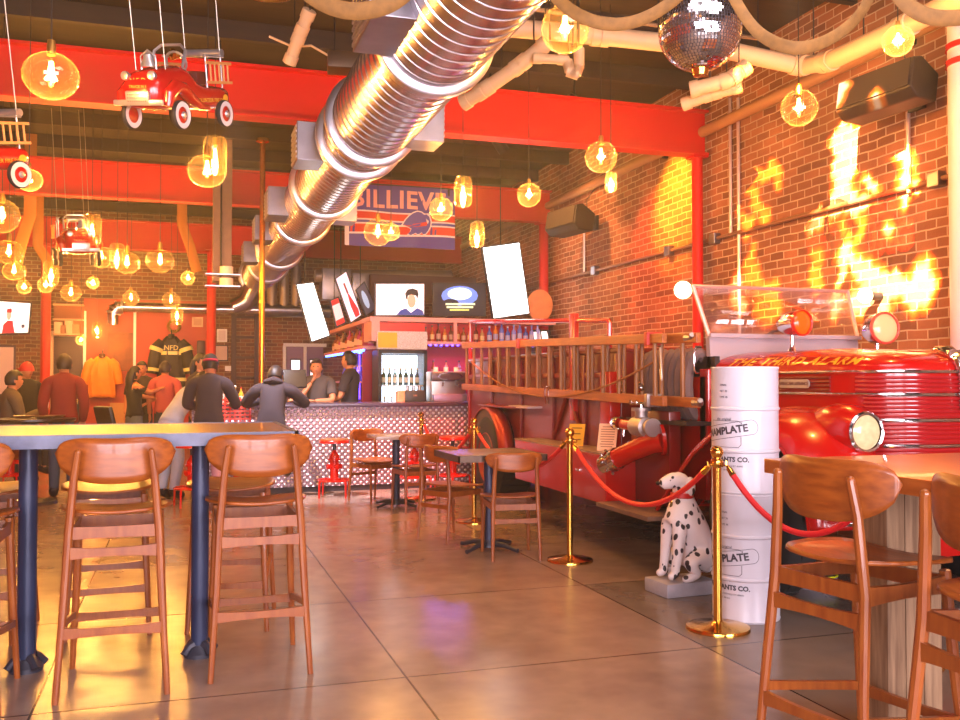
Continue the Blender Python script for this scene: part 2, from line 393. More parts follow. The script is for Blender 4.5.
def chair(label, loc, rz, group='plywood dining chairs'):
    t = thing('dining_chair', label, 'chair', loc, rz, group)
    seat_mb(.45, .42, .455, .02).build('seat', SEATW, t, solid=.014)
    back_mb(.45, .67, .82, -.21, .075).build('backrest', SEATW, t, solid=.013)
    for s in (-1, 1):
        m = MB().tube([(s*.185, -.25, 0), (s*.175, -.215, .42), (s*.165, -.222, .65), (s*.158, -.245, .775)], [.012, .018, .016, .014], 10); m.sph((s*.158, -.245, .775), .014, 8, 6); m.build('leg', FRAMEW, t)
        MB().tube([(s*.19, .19, 0), (s*.18, .165, .43)], [.012, .018], 10).build('leg', FRAMEW, t)
        rail((s*.18, -.215, .41), (s*.18, .165, .41), .05, .02, .1).build('seat_rail', FRAMEW, t)
    for y in (-.21, .165): rail((-.18, y, .405), (.18, y, .405), .05, .02, .1).build('seat_rail', FRAMEW, t)
    rail((-.178, -.225, .3), (.178, -.225, .3), .04, .018, .2).build('stretcher', FRAMEW, t)
    return t
SB = stool('bar stool seen from behind at the left bar table, between its two steel columns', (-.275, 4.60, 0), 0)
dup(SB, (.355, 4.69, 0), R(1), 'bar stool seen from behind at the right end of the left bar table')
dup(SB, (-.925, 4.53, 0), R(-1), 'bar stool cut by the left edge of the frame, in front of the bar table')
dup(SB, (-1.02, 5.62, 0), R(176), 'bar stool behind the left bar table, nearest the left frame edge')
dup(SB, (-.38, 5.58, 0), R(184), 'bar stool on the far side of the left bar table, between the two steel columns')
dup(SB, (.28, 5.5, 0), R(172), 'bar stool on the far side of the left bar table, behind its right column')
t = dup(SB, (2.19, 2.60, 0), R(-80), 'large bar stool in the right foreground, pushed against the plank table')
dup(SB, (2.17, 1.90, 0), R(-92), 'bar stool cut by the right edge of the frame at the plank table')

# left bar table
TT = wood('pale maple table top', '8a5c34', 'b0804c', .3, stretch=(1.5, 14, 14), coat=.4)
TE = M('grey blue table edge', '5a5f78', .45, var=.15, vscale=20)
t = thing('bar_table', 'long left bar table with pale wood top and grey blue edge on steel columns', 'table', (-.55, 5.2, 0))
m = MB().box((-.55, 5.2, 1.095), (2.16, 1.12, .05)); m.build('tabletop', TT, t, w=True, bevel=.002)
m = MB()
for y in (4.632, 5.768): m.box((-.55, y, 1.0925), (2.20, .024, .062))
for x in (-1.642, .542): m.box((x, 5.2, 1.0925), (.024, 1.16, .062))
m.build('edge_band', TE, t, w=True, smooth=False)
for x, n in ((-.69, 0), (.095, 1)):
    m = MB().cyl((x, 4.88, .03), (x, 4.88, 1.065), .042, n=20); m.build('leg', DKBLUE, t, w=True)
    m = MB(); m.lathe([(0, 0.06), (.05, .06), (.06, .04), (.075, .02), (.075, .0)], (x, 4.88, 0.0), 16)
    for a in (0, 90, 180, 270):
        c, s = math.cos(R(a+35)), math.sin(R(a+35))
        m.tube([(x+c*.04, 4.88+s*.04, .06), (x+c*.06, 4.88+s*.06, .055), (x+c*.08, 4.88+s*.08, .035), (x+c*.09, 4.88+s*.09, .022)], [.026, .02, .018, .022], 8)
    m.build('foot', DARKMET, t, w=True)
# right plank table
RW = wood('warm stained table plank', '9c5020', 'b8682c', .3, stretch=(14, 1.5, 14), coat=.3)
GW = wood('weathered grey planks', '6a4c34', '98795a', .75, stretch=(16, 16, 1.2))
t = thing('bar_table', 'thick warm brown wooden bar table on weathered plank pedestals in the right foreground', 'table', (2.85, 2.3, 0))
MB().box((2.86, 2.22, 1.0425), (1.42, 1.76, .055), bev=.004).build('tabletop', RW, t, w=True)
m = MB()
for i in range(3): m.box((2.455+.04+i*.083, 2.87, .52), (.08, .16, .985), bev=.004)
m.build('pedestal', GW, t, w=True)
m = MB()
for i in range(3): m.box((2.455+.04+i*.083, 1.6, .52), (.08, .16, .985), bev=.004)
m.build('pedestal', GW, t, w=True)
MB().box((2.58, 2.24, .04), (.4, 1.5, .05)).build('base_plank', GW, t, w=True)

# stools with a red hydrant for a base
def hydrant_stool(label, loc, rz):
    t = thing('hydrant_stool', label, 'stool', loc, rz, 'red hydrant stools')
    MB().lathe([(0, .64), (.16, .64), (.172, .65), (.172, .68), (.15, .69), (0, .69)], n=24).build('seat', wood('dark stool seat', '6a3a1c', '8a5228', .4), t)
    MB().lathe([(0, .642), (.176, .642), (.176, .672)], n=24).build('seat_rim', RED, t, solid=.004)
    MB().cyl((0, 0, .5), (0, 0, .645), .022, n=12).build('screw_post', DARKMET, t)
    m = MB().lathe([(0, .56), (.02, .56), (.03, .53), (.06, .49), (.062, .46), (.075, .455), (.075, .435), (.055, .43), (.052, .23), (.08, .225), (.08, .2), (0, .2)], n=18)
    for a in (0, 90, 180, 270):
        c, s = math.cos(R(a+20)), math.sin(R(a+20)); m.cyl((c*.04, s*.04, .36), (c*.095, s*.095, .36), .028, n=10)
    m.build('hydrant_body', RED, t)
    m = MB().tube([(.19*math.cos(2*PI*k/20), .19*math.sin(2*PI*k/20), .2) for k in range(20)], .011, 8, closed=True)
    for a in range(4): m.cyl((0, 0, .2), (.19*math.cos(a*PI/2), .19*math.sin(a*PI/2), .2), .01, n=8)
    m.build('ring_base', RED, t)
    for a in range(4):
        c, s = math.cos(a*PI/2+.5), math.sin(a*PI/2+.5)
        MB().tube([(c*.17, s*.17, .2), (c*.2, s*.2, .2), (c*.215, s*.215, .18), (c*.22, s*.22, 0)], .012, 8).build('leg', RED, t)
    return t
HS = hydrant_stool('red hydrant stool standing alone before the diamond plate bar, wooden round seat', (at_z(329, 493, 0).x, 11.02, 0), 0)
dup(HS, (2.72, 11.1, 0), .4, 'red hydrant stool behind the small far table and its left chair')
dup(HS, (3.22, 11.15, 0), .8, 'red hydrant stool behind the far rope post and the small far chair')
dup(HS, (.62, 10.9, 0), .2, 'red hydrant stool under the man in the black hoodie')
dup(HS, (.12, 10.7, 0), .5, 'red hydrant stool beside the man with the backwards cap')

# small cafe tables
def cafe_table(label, loc, rz, wd, z, topm, edge=None):
    t = thing('cafe_table', label, 'table', loc, rz, 'small square cafe tables')
    MB().box((0, 0, z-.02), (wd, wd, .04), bev=.003).build('tabletop', topm, t)
    if edge:
        m = MB()
        for s in (-1, 1): m.box((s*wd/2, 0, z-.024), (.012, wd+.012, .052)); m.box((0, s*wd/2, z-.024), (wd+.012, .012, .052))
        m.build('edge_band', edge, t, smooth=False)
    MB().cyl((0, 0, .05), (0, 0, z-.04), .042, n=16).build('column', DKBLUE, t)
    m = MB().lathe([(0, .08), (.05, .08), (.06, .05), (.07, .03), (.07, .02)], n=16)
    for a in range(4):
        c, s = math.cos(a*PI/2+.6), math.sin(a*PI/2+.6)
        m.tube([(c*.04, s*.04, .05), (c*.16, s*.16, .045), (c*.26, s*.26, .02), (c*.29, s*.29, .018)], [.026, .02, .014, .018], 8)
    m.build('claw_base', DARKMET, t); return t
p = at_z(489, 549, 0)
cafe_table('square cafe table with dark metal edge, between two chairs beside the red truck', (p.x, p.y, 0), 0, .72, .79, wood('scuffed dark table top', '5c4434', '8a6a54', .3, stretch=(3, 3, 3)), M('riveted edge metal', '5c4a40', .35, .8))
p2 = at_z(396, 506, 0)
cafe_table('small pale topped cafe table in front of the bar, between two chairs', (p2.x, p2.y, 0), 0, .55, .78, M('pale marbled top', 'b0a4a8', .25, var=.2, vscale=6))
CH = chair('chair seen from behind at the near side of the cafe table beside the truck', (0, 0, 0), 0)
q = at_z(517, 561, 0); CH.location = (q.x+.03, q.y+.24, 0); CH.rotation_euler.z = R(-8)
q = at_z(437, 540, 0); dup(CH, (q.x+.16, q.y+.05, 0), R(-62), 'chair tucked under the left side of the cafe table beside the truck')
q = at_z(418, 513, 0); dup(CH, (q.x+.02, q.y+.23, 0), R(6), 'chair seen from behind at the near right of the small pale table by the bar')
q = at_z(365, 505, 0); dup(CH, (q.x+.17, q.y+.30, 0), R(205), 'chair facing the camera on the left side of the small pale table by the bar')

# rope posts
def stanchion(label, px, py):
    p = at_z(px, py, 0)
    if not stanchion.first:
        t = thing('rope_post', label, 'rope post', (p.x, p.y, 0), 0, 'brass rope posts'); stanchion.first.append(t)
        MB().lathe([(0, .03), (.03, .045), (.06, .032), (.15, .024), (.172, .018), (.176, .008), (.176, 0), (0, 0)], n=40).build('base', BRASS, t)
        MB().cyl((0, 0, .03), (0, 0, .91), .0235, n=20).build('post', BRASS, t)
        m = MB().lathe([(.0235, .0), (.03, .01), (.035, .03), (.03, .045), (.02, .05), (.02, .07)], (0, 0, .89), 20)
        for a in range(4):
            c, s = math.cos(a*PI/2), math.sin(a*PI/2); m.tube([(c*.03, s*.03, .905), (c*.055, s*.055, .9), (c*.06, s*.06, .925)], .006, 6)
        m.build('collar', BRASS, t)
        MB().sph((0, 0, .975), .036, 20, 12).build('ball_finial', BRASS, t)
    else: dup(stanchion.first[0], (p.x, p.y, 0), 0, label)
    return Vector((p.x, p.y, .905))
stanchion.first = []
S1 = stanchion('nearest brass rope post, in front of the white drums beside the dog statue', 718, 629)
S2 = stanchion('brass rope post in the middle, between the cafe table and the truck pump', 570, 561)
S3 = stanchion('brass rope post behind the cafe table beside the rear wheel', 474, 522)
S4 = stanchion('furthest brass rope post, in front of the diamond plate bar', 421, 499)
S5 = stanchion('brass rope post hidden behind the plank table pedestal', 905, 664)
VELV = M('red velvet rope', 'd0101c', .55)
def rope(a, b, sag, label):
    t = thing('velvet_rope', label, 'rope', (a.x, a.y, 0), 0, 'red velvet ropes')
    d = (b-a).normalized(); a2 = a+d*.06; b2 = b-d*.06
    pts = [a2.lerp(b2, k/24)-Vector((0, 0, sag*(1-(2*k/24-1)**2))) for k in range(25)]
    MB().tube(pts[1:-1], .0165, 10).build('rope', VELV, t, w=True)
    MB().tube([pts[0], pts[0].lerp(pts[1], .4), pts[1]], [.007, .016, .019], 10).build('hook', BRASS, t, w=True); MB().tube([pts[-1], pts[-1].lerp(pts[-2], .4), pts[-2]], [.007, .016, .019], 10).build('hook', BRASS, t, w=True)
rope(S1, S2, .34, 'red velvet rope hanging across the dog statue')
rope(S2, S3, .30, 'red velvet rope behind the chair beside the truck box')
rope(S3, S4, .3, 'red velvet rope between the two furthest rope posts')
rope(S1, S5, .33, 'red velvet rope hanging across the white drums towards the plank table')

# white drums
DW = M('white drum paint', 'c4c0ca', .3, var=.05, vscale=3)
INK = M('drum print', '3a3640', .5)
def drum(z0, label, lower):
    pd = at_z(746, 616, 0); x, y = pd.x, pd.y; r = .19; h = .725
    t = thing('steel_drum', label, 'drum', (x, y, z0), 0, 'stacked white steel drums')
    pr = [(0, .012), (r-.006, .012), (r-.004, 0), (r, 0), (r+.003, .008), (r, .016)]
    for k in (1, 2): zz = h*k/3; pr += [(r, zz-.012), (r+.007, zz-.004), (r+.007, zz+.004), (r, zz+.012)]
    pr += [(r, h-.018), (r+.004, h-.008), (r+.001, h), (r-.005, h), (r-.006, h-.012), (0, h-.012)]
    m = MB().lathe(pr, n=48); m.build('drum_shell', DW, t)
    m = MB().cyl((.06, .05, h-.014), (.06, .05, h+.004), .025, n=14); m.build('bung', STEEL, t)
    m = MB()
    # direction from the drum to the camera and the print a little to its left
    base = math.atan2(-y, -x)+R(-38)
    def bend(zc, s=1.0, rot=0, ds=0):
        def f(co):
            xx = co.x*math.cos(rot)-co.y*math.sin(rot)+ds; yy = co.x*math.sin(rot)+co.y*math.cos(rot)
            a = base+xx/r; rr = r+.0012+co.z*.3
            return Vector((math.cos(a)*rr, math.sin(a)*rr, zc+yy))
        return f
    m.text('NAMPLATE', .058, None, .001, bend(.355, rot=R(9)), bold=.0022)
    m.text('VANILLA BY', .02, None, .001, bend(.235)); m.text('MERCHANTS CO.', .038, None, .001, bend(.195), bold=.0016); m.text('HERCULES ST, LOUISVILLE KY 40600', .0145, None, .001, bend(.158))
    m.text('NET 30 KG', .015, None, .001, bend(.135)); m.text('SERIAL', .016, None, .001, bend(.62)); m.text('NET 30', .016, None, .001, bend(.585)); m.text('TYPE 48', .016, None, .001, bend(.55)); m.text('the original', .022, None, .001, bend(.425))
    m.build('printed_lettering', INK, t, smooth=False); m = MB()
    def line(pts, wd=.0028):
        for a, b_ in zip(pts, pts[1:]):
            a = Vector(a); b_ = Vector(b_); d = (b_-a).normalized(); nn = Vector((-d.y, d.x))*wd/2; n = max(1, int((b_-a).length/.012))
            for k in range(n):
                p = a.lerp(b_, k/n); q = a.lerp(b_, (k+1)/n); f = bend(.355)
                m.face([m.bm.verts.new(f(Vector((*(v), 0)))) for v in (p-nn, q-nn, q+nn, p+nn)])
    c9, s9 = math.cos(R(9)), math.sin(R(9))
    st = []
    for k in range(25):
        a = 2*PI*k/24; ex = .165 if math.cos(a) > 0 else -.165; px_ = ex+math.cos(a)*.036; py_ = math.sin(a)*.042; st.append((px_*c9-py_*s9, px_*s9+py_*c9))
    line(st+[st[0]]); line([(-.1, .03), (-.1, .06), (.09, .06), (.11, .045), (.11, .055)]); line([(-.13, -.07), (-.13, -.09), (.09, -.09), (.105, -.075), (.105, -.03)])
    m.build('printed_outline', INK, t, smooth=False)
    return t
drum(0.0, 'lower white steel drum with rust streaks, standing on the floor by the brass post', 1)
drum(.727, 'upper white steel drum stacked on the lower one, printed label in dark ink', 0)
p = at_z(815, 592, 0)
t = thing('round_tub', 'low grey round tub with a yellow rim on the floor behind the white drums', 'tub', (p.x+.1, p.y+.15, 0))
MB().lathe([(0, 0), (.14, 0), (.155, .075), (.15, .075), (.135, .01), (0, .01)], n=28).build('tub', M('grey tub', '7c7884', .5), t); MB().lathe([(.148, .075), (.158, .078), (.158, .09), (.148, .09)], n=28).build('rim', M('yellow rim', 'd0d010', .5), t)

# ------------------------------------------------------------------ skinned bodies
def skin_mesh(nodes, edges, radii, root, sub=2):
    """nodes dict name->pos; one continuous surface grown round the skeleton"""
    names = list(nodes); idx = {n: i for i, n in enumerate(names)}
    me = bpy.data.meshes.new('sk'); me.from_pydata([nodes[n] for n in names], [(idx[a], idx[b_]) for a, b_ in edges], [])
    o = bpy.data.objects.new('sk', me); COL.objects.link(o)
    md = o.modifiers.new('k', 'SKIN'); md.use_smooth_shade = True
    for n in names:
        r = radii[n]; r = r if isinstance(r, (tuple, list)) else (r, r)
        me.skin_vertices[0].data[idx[n]].radius = r
    me.skin_vertices[0].data[idx[root]].use_root = True
    s = o.modifiers.new('s', 'SUBSURF'); s.levels = sub
    bpy.context.view_layer.update(); dg = bpy.context.evaluated_depsgraph_get()
    out = bpy.data.meshes.new_from_object(o.evaluated_get(dg)); bpy.data.objects.remove(o); bpy.data.meshes.remove(me)
    bm = bmesh.new(); bm.from_mesh(out); bpy.data.meshes.remove(out); return bm

# dalmatian statue
p = at_z(682, 592, 0)
dog = thing('dalmatian_statue', 'sitting white dalmatian statue with black spots and red collar on a grey block', 'statue', (p.x, p.y, 0), R(94))
MB().box((0, 0.01, .045), (.27, .38, .09), bev=.012).build('plinth', M('grey plinth', '9a949a', .8, var=.15), dog)
DN = {'hip': (0, -.10, .22), 'back': (0, -.095, .40), 'chest': (0, .0, .50), 'neck': (0, -.005, .62), 'skull': (0, .0, .725), 'brow': (0, .055, .73), 'muz': (0, .125, .708), 'nose': (0, .165, .705)}
DR = {'hip': .115, 'back': .112, 'chest': .105, 'neck': .062, 'skull': .076, 'brow': .062, 'muz': .044, 'nose': .034}
DE = [('hip', 'back'), ('back', 'chest'), ('chest', 'neck'), ('neck', 'skull'), ('skull', 'brow'), ('brow', 'muz'), ('muz', 'nose')]
for s, k in ((-1, 'l'), (1, 'r')):
    DN.update({'s'+k: (s*.065, .055, .45), 'e'+k: (s*.07, .07, .32), 'w'+k: (s*.068, .09, .19), 'p'+k: (s*.066, .10, .125), 't'+k: (s*.066, .15, .113),
               'h'+k: (s*.10, -.08, .22), 'k'+k: (s*.135, .04, .215), 'o'+k: (s*.13, -.035, .135), 'f'+k: (s*.13, .035, .115), 'g'+k: (s*.13, .085, .112)})
    DR.update({'s'+k: .06, 'e'+k: .042, 'w'+k: .031, 'p'+k: .032, 't'+k: .027, 'h'+k: .085, 'k'+k: .055, 'o'+k: .035, 'f'+k: .027, 'g'+k: .026})
    DE += [('chest', 's'+k), ('s'+k, 'e'+k), ('e'+k, 'w'+k), ('w'+k, 'p'+k), ('p'+k, 't'+k), ('hip', 'h'+k), ('h'+k, 'k'+k), ('k'+k, 'o'+k), ('o'+k, 'f'+k), ('f'+k, 'g'+k)]
DN.update({'ta': (0, -.20, .135), 'tb': (.08, -.235, .112), 'tc': (.15, -.16, .108)}); DR.update({'ta': .03, 'tb': .02, 'tc': .013}); DE += [('hip', 'ta'), ('ta', 'tb'), ('tb', 'tc')]
dm = bpy.data.materials.new('dalmatian coat'); dm.use_nodes = True; nt = dm.node_tree; b = nt.nodes['Principled BSDF']
tc = nt.nodes.new('ShaderNodeTexCoord'); mpn = nt.nodes.new('ShaderNodeMapping'); mpn.inputs['Scale'].default_value = (1.1, 1.2, .85); nt.links.new(tc.outputs['Object'], mpn.inputs[0])
ns = nt.nodes.new('ShaderNodeTexNoise'); ns.inputs['Scale'].default_value = 9; nt.links.new(mpn.outputs[0], ns.inputs['Vector'])
mv = nt.nodes.new('ShaderNodeMix'); mv.data_type = 'VECTOR'; mv.inputs[0].default_value = .05; nt.links.new(mpn.outputs[0], mv.inputs[4]); nt.links.new(ns.outputs['Color'], mv.inputs[5])
vo = nt.nodes.new('ShaderNodeTexVoronoi'); vo.inputs['Scale'].default_value = 20; vo.inputs['Randomness'].default_value = .9; nt.links.new(mv.outputs[1], vo.inputs['Vector'])
g1 = math_node(nt, 'LESS_THAN', vo.outputs['Distance'], .36)
sr = nt.nodes.new('ShaderNodeSeparateColor'); nt.links.new(vo.outputs['Color'], sr.inputs[0]); g2 = math_node(nt, 'GREATER_THAN', sr.outputs[0], .3)
mx = nt.nodes.new('ShaderNodeMix'); mx.data_type = 'RGBA'; nt.links.new(math_node(nt, 'MULTIPLY', g1, g2), mx.inputs[0]); mx.inputs[6].default_value = hx('ded2d2'); mx.inputs[7].default_value = hx('241c24')
nt.links.new(mx.outputs[2], b.inputs['Base Color']); b.inputs['Roughness'].default_value = .45
bmx = skin_mesh(DN, DE, DR, 'hip'); mm = MB(); mm.bm.free(); mm.bm = bmx; mm.build('dog_body', dm, dog, sharp=180)
for s in (-1, 1):
    MB().sph((s*.066, -.025, .69), (.018, .036, .062), 12, 8, (0, R(-8*s), 0)).build('ear', M('black ear', '2a2028', .5) if s > 0 else dm, dog)
    MB().sph((s*.043, .095, .75), .010, 8, 6).build('eye', BLACK, dog)
MB().sph((0, .180, .712), (.018, .014, .014), 10, 6).build('nose', BLACK, dog)
MB().lathe([(.066, -.015), (.074, -.01), (.074, .015), (.064, .018)], (0, -.003, .625), 24, axis=(0, -.05, 1)).build('collar', M('red collar', 'c01818', .4), dog, solid=.004)
MB().sph((0, .08, .59), (.012, .006, .014), 10, 6).build('dog_tag', BRASS, dog)
# ------------------------------------------------------------------ the fire truck
REDP = M('truck red enamel', 'a80805', .22, coat=.5)
REDD = M('truck red body panel', '740a08', .35, coat=.3)
TC = 4.36   # truck centre line
truck = thing('fire_truck', 'vintage red fire truck with gold hood lettering, parked along the brick wall', 'fire truck', (TC, 7.6, 0))
# plan outline of hood and nose, passenger side round to driver side
HW = .55; YC = 5.95; YN = 4.36
def outline(t):
    """t 0..1, from the cowl on the near side round the nose to the far side"""
    L1 = YC-(YN+.55); arc = 1.05; T = 2*L1+2*arc; d = t*T
    if d < L1: f = d/L1; return (TC-HW-.02*(1-f)-.1*(1-f)**3, YC-d), (-1, 0)
    if d > T-L1: f = (T-d)/L1; return (TC+HW+.02*(1-f)+.1*(1-f)**3, YC-(T-d)), (1, 0)
    a = (d-L1)/(2*arc)*PI
    c, s = math.cos(a), math.sin(a); e = .62
    x = -math.copysign(abs(c)**e, c)*HW; y = -(abs(s)**.8)*.55
    return (TC+x, YN+.55+y), (-c, -s)
NT = 72
def hood_pt(t, u, z0=1.44, zt=.15):
    (x, y), n = outline(t); a = u*PI/2; k = math.cos(a)**.75 if u < 1 else 0
    X = TC+(x-TC)*(.02+.98*k); Y = y
    fy = max(0, (YC-.75-y)/(YC-.75-YN)); Y = y+(.42*fy**3)*(1-k)
    rise = zt*(1-.25*fy)
    return (X, Y, z0+rise*math.sin(a)**.9)
m = MB(); m.grid(lambda a, b_: hood_pt(a, b_), NT, 12); m.build('hood', REDP, truck, w=True, sharp=60)
m = MB(); m.grid(lambda a, b_: (outline(a)[0][0], outline(a)[0][1], .62+b_*(1.44-.62)), NT, 4); m.build('hood_side', REDP, truck, w=True, sharp=60)
def ol_path(t0, t1, z, off, n=40): 
    r_ = []
    for k in range(n+1):
        (x, y), nn = outline(t0+(t1-t0)*k/n); l = math.hypot(*nn); r_.append((x+nn[0]/l*off, y+nn[1]/l*off, z))
    return r_
m = MB()
for z in (1.315, 1.34, 1.365, 1.39): m.tube(ol_path(.06, .27, z, .004, 20), .011, 6)
m.build('side_louvre', REDD, truck, w=True)
m = MB(); GR0, GR1 = .355, .645
for z in (1.39, 1.365, 1.34, 1.315): m.tube(ol_path(.325, .675, z, .008, 30), .011, 6)
for k in range(22): 
    z = 1.265-k*.025
    m.tube(ol_path(.34+.0016*min(k, 12), .66-.0016*min(k, 12), z, .008, 30), .0105, 6)
m.build('grille', M('dark red grille slats', '980a14', .38, coat=.1), truck, w=True)
for z, t0, t1 in ((1.425, .02, .98), (1.29, .02, .98), (1.14, .36, .64), (.99, .38, .62)): MB().tube(ol_path(t0, t1, z, .012, 60), .011, 8).build('chrome_strip', CHROME, truck, w=True)
# badge on the hood side
bd = MB(); (bx, by), _ = outline(.15)
pl = [(0, -.028), (.26, -.028)]+[(.26+.028*math.sin(k*PI/8), -.028*math.cos(k*PI/8)) for k in range(1, 8)]+[(.26, .028), (0, .028)]+[(-.028*math.sin(k*PI/8), .028*math.cos(k*PI/8)) for k in range(1, 8)]
bd.prism([(TC-HW-.018, 5.26-u_, 1.352+v_) for u_, v_ in pl], (-.008, 0, 0)); bo = bd.build('name_badge', M('badge grey', 'b0a49c', .4, .5), truck, w=True, smooth=False)
mt_side = Matrix(((0, 0, -1), (-1, 0, 0), (0, 1, 0))).to_4x4()
def sidetext(txt, size, x, y, z, mats, name, par, ext=.002, shear=0, tilt=0, space=1.0):
    mt = Matrix.Translation((x, y, z)) @ (Matrix.Rotation(tilt, 4, 'Y') @ mt_side)
    mm = MB().text(txt, size, mt, ext, shear=shear, space=space); return mm.build(name, mats, par, w=True, smooth=False)
def wmesh(o):  # parent chain offset for sub-parts built in world coordinates
    return o
mm = MB().text('AMERICAN LAFRANCE', .03, Matrix.Translation((TC-HW-.0275, 5.13, 1.352)) @ mt_side, .001); mm.build('badge_lettering', M('badge ink', '5a2018', .5), truck, w=True, smooth=False)
_t = MB().text('THE THIRD ALARM', .14, Matrix.Identity(4), 0, shear=.35, space=1.06); LTW = max(v.co.x for v in _t.bm.verts)-min(v.co.x for v in _t.bm.verts); _t.bm.free()
# gold lettering wrapped to the shoulder of the hood
def hb(co):
    yy = 5.21-co.x*1.24/LTW; t = (YC-yy)/((YC-(YN+.55))*2+2.1); t = max(.001, min(.45, t)); u = .05+max(0, (co.y+.07))/.14*.34
    p = Vector(hood_pt(t, u)); return p+Vector((-.004, 0, .004))
m = MB().text('THE THIRD ALARM', .14, None, 0, hb, shear=.35, space=1.06, bold=.003); m.build('gold_lettering', GOLD, truck, w=True, smooth=False)
# nose ornament
m = MB().tube([(TC, YN+.17, 1.565), (TC, YN+.07, 1.545), (TC, YN-.01, 1.49), (TC, YN-.035, 1.42), (TC, YN-.03, 1.2)], [.018, .04, .036, .022, .012], 10); m.box((TC, YN+.02, 1.53), (.11, .03, .05), bev=.008)
m.build('radiator_ornament', CHROME, truck, w=True)
# cowl and windscreen
m = MB(); COW = M('primer grey cowl', 'a89498', .4)
m.prism([(3.70, 5.97, 1.36), (5.02, 5.97, 1.36), (5.02, 6.0, 1.70), (3.70, 6.0, 1.70)], (0, .05, 0)); m.box((4.36, 6.0, 1.705), (1.34, .07, .03))
m.build('cowl_panel', COW, truck, w=True, smooth=False)
WF = M('windscreen frame', 'd8b0a8', .35, .6)
bl, br_, tl, tr = Vector((3.70, 6.0, 1.70)), Vector((5.02, 6.0, 1.70)), Vector((3.66, 6.16, 2.085)), Vector((5.06, 6.16, 2.085))
m = MB(); m.tube([bl, tl], .016, 6); m.tube([br_, tr], .016, 6); m.tube([tl, tr], .014, 6); m.tube([bl, br_], .012, 6); wfo = m.build('windscreen_frame', WF, truck, w=True)
m = MB(); m.face([m.bm.verts.new(v) for v in (bl, br_, tr, tl)]); m.build('windscreen_glass', glass_thin('windscreen', (.97, .93, .93, 1), .2), truck, w=True, solid=.005)
m = MB().tube([(3.645, 6.02, 1.43), (3.6, 6.02, 1.43), (3.585, 6.02, 1.45), (3.585, 6.02, 1.60), (3.6, 6.02, 1.62), (3.645, 6.02, 1.62)], .009, 8); m.build('grab_handle', CHROME, truck, w=True)
m = MB(); m.box((4.36, 6.25, .95), (1.42, .55, .9)); m.box((3.68, 6.0, 1.15), (.06, .12, .62), bev=.01); m.build('cab_body', REDP, truck, w=True, smooth=False)
m = MB(); m.box((4.36, 6.9, 1.1), (1.3, .5, .12), bev=.03); m.box((4.36, 7.12, 1.38), (1.3, .12, .5), bev=.04); m.build('bench_seat', M('black leather', '1c1414', .5), truck, w=True)
m = MB().tube([(4.72+.19*math.cos(a*PI/10), 6.5+.08*math.sin(a*PI/10), 1.62+.17*math.sin(a*PI/10)) for a in range(20)], .012, 8, closed=True); m.tube([(4.72, 6.5, 1.62), (4.72, 6.2, 1.45)], .015, 8); m.build('steering_wheel', BLACK, truck, w=True)
# front fenders
prof = [(6.32, .42), (6.16, .56), (5.95, .76), (5.7, .96), (5.45, 1.10), (5.2, 1.185), (4.95, 1.205), (4.72, 1.17), (4.52, 1.06), (4.37, .90), (4.28, .70), (4.25, .55)]
def fender(x0, x1):
    m = MB(); side = -1 if x0 < x1 else 1
    def fn(u, v):
        f = u*(len(prof)-1); i = min(int(f), len(prof)-2); g = f-i
        p0 = prof[max(i-1, 0)]; p1 = prof[i]; p2 = prof[i+1]; p3 = prof[min(i+2, len(prof)-1)]
        def cr(a, b_, c, d): return .5*((2*b_)+(c-a)*g+(2*a-5*b_+4*c-d)*g*g+(-a+3*b_-3*c+d)*g**3)
        y = cr(p0[0], p1[0], p2[0], p3[0]); z = cr(p0[1], p1[1], p2[1], p3[1]); cy, cz = 5.08, .45
        a = v*PI/2   # v 0: inner crown, 1: outer lip
        w_ = abs(x1-x0); X = x1+side*w_*math.sin(a)**.9; k = 1-.16*(1-math.cos(a))
        return (X, cy+(y-cy)*k, cz+(z-cz)*k)
    m.grid(fn, 44, 12); return m
fender(3.33, 3.80).build('fender', REDP, truck, w=True, sharp=180, solid=.012)
fender(5.39, 4.92).build('fender', REDP, truck, w=True, sharp=180, solid=.012)
def lipline(x): return [(x, 5.08+(y-5.08)*.84, .45+(z-.45)*.84) for y, z in prof]
MB().tube(lipline(3.33), .013, 6).build('fender_lip', REDP, truck, w=True)
m = MB(); m.box((4.36, 5.3, .72), (1.0, 1.7, .3)); m.box((4.36, 8.0, .55), (.9, 7.2, .18)); m.build('chassis', M('chassis black', '140c0c', .7), truck, w=True, smooth=False)
def wheel(x, y, wd, label=None, r=.49):
    m = MB().lathe([(.27, -wd/2), (.40, -wd/2-.01), (.46, -wd/2+.01), (r, -wd/2+.045), (r, wd/2-.045), (.46, wd/2-.01), (.40, wd/2+.01), (.27, wd/2)], (x, y, r), 40, (1, 0, 0))
    for k in range(40):
        a = 2*PI*k/40; m.box((x, y+math.cos(a)*r, r+math.sin(a)*r), (wd-.1, .03, .016), (a-PI/2 if False else a+PI/2, 0, 0))
    o = m.build('wheel', RUBBER, truck, w=True)
    m = MB(); m.lathe([(0, -wd/2+.02), (.09, -wd/2), (.11, -wd/2+.04), (.24, -wd/2+.05), (.275, -wd/2-.005), (.285, -wd/2), (.27, wd/2), (0, wd/2)], (0, 0, 0), 28, (1, 0, 0))
    for k in range(8): a = 2*PI*k/8; m.sph((-wd/2+.02, .07*math.cos(a), .07*math.sin(a)), .012, 6, 4)
    h = m.build('hub', M('wheel hub red', '8c1410', .4), o); h.location = Vector((x, y, r))-Vector(truck.location)
for x in (3.5, 5.22): wheel(x, 5.08, .2)
for x in (3.52, 5.2): wheel(x, 10.1, .42, r=.5)
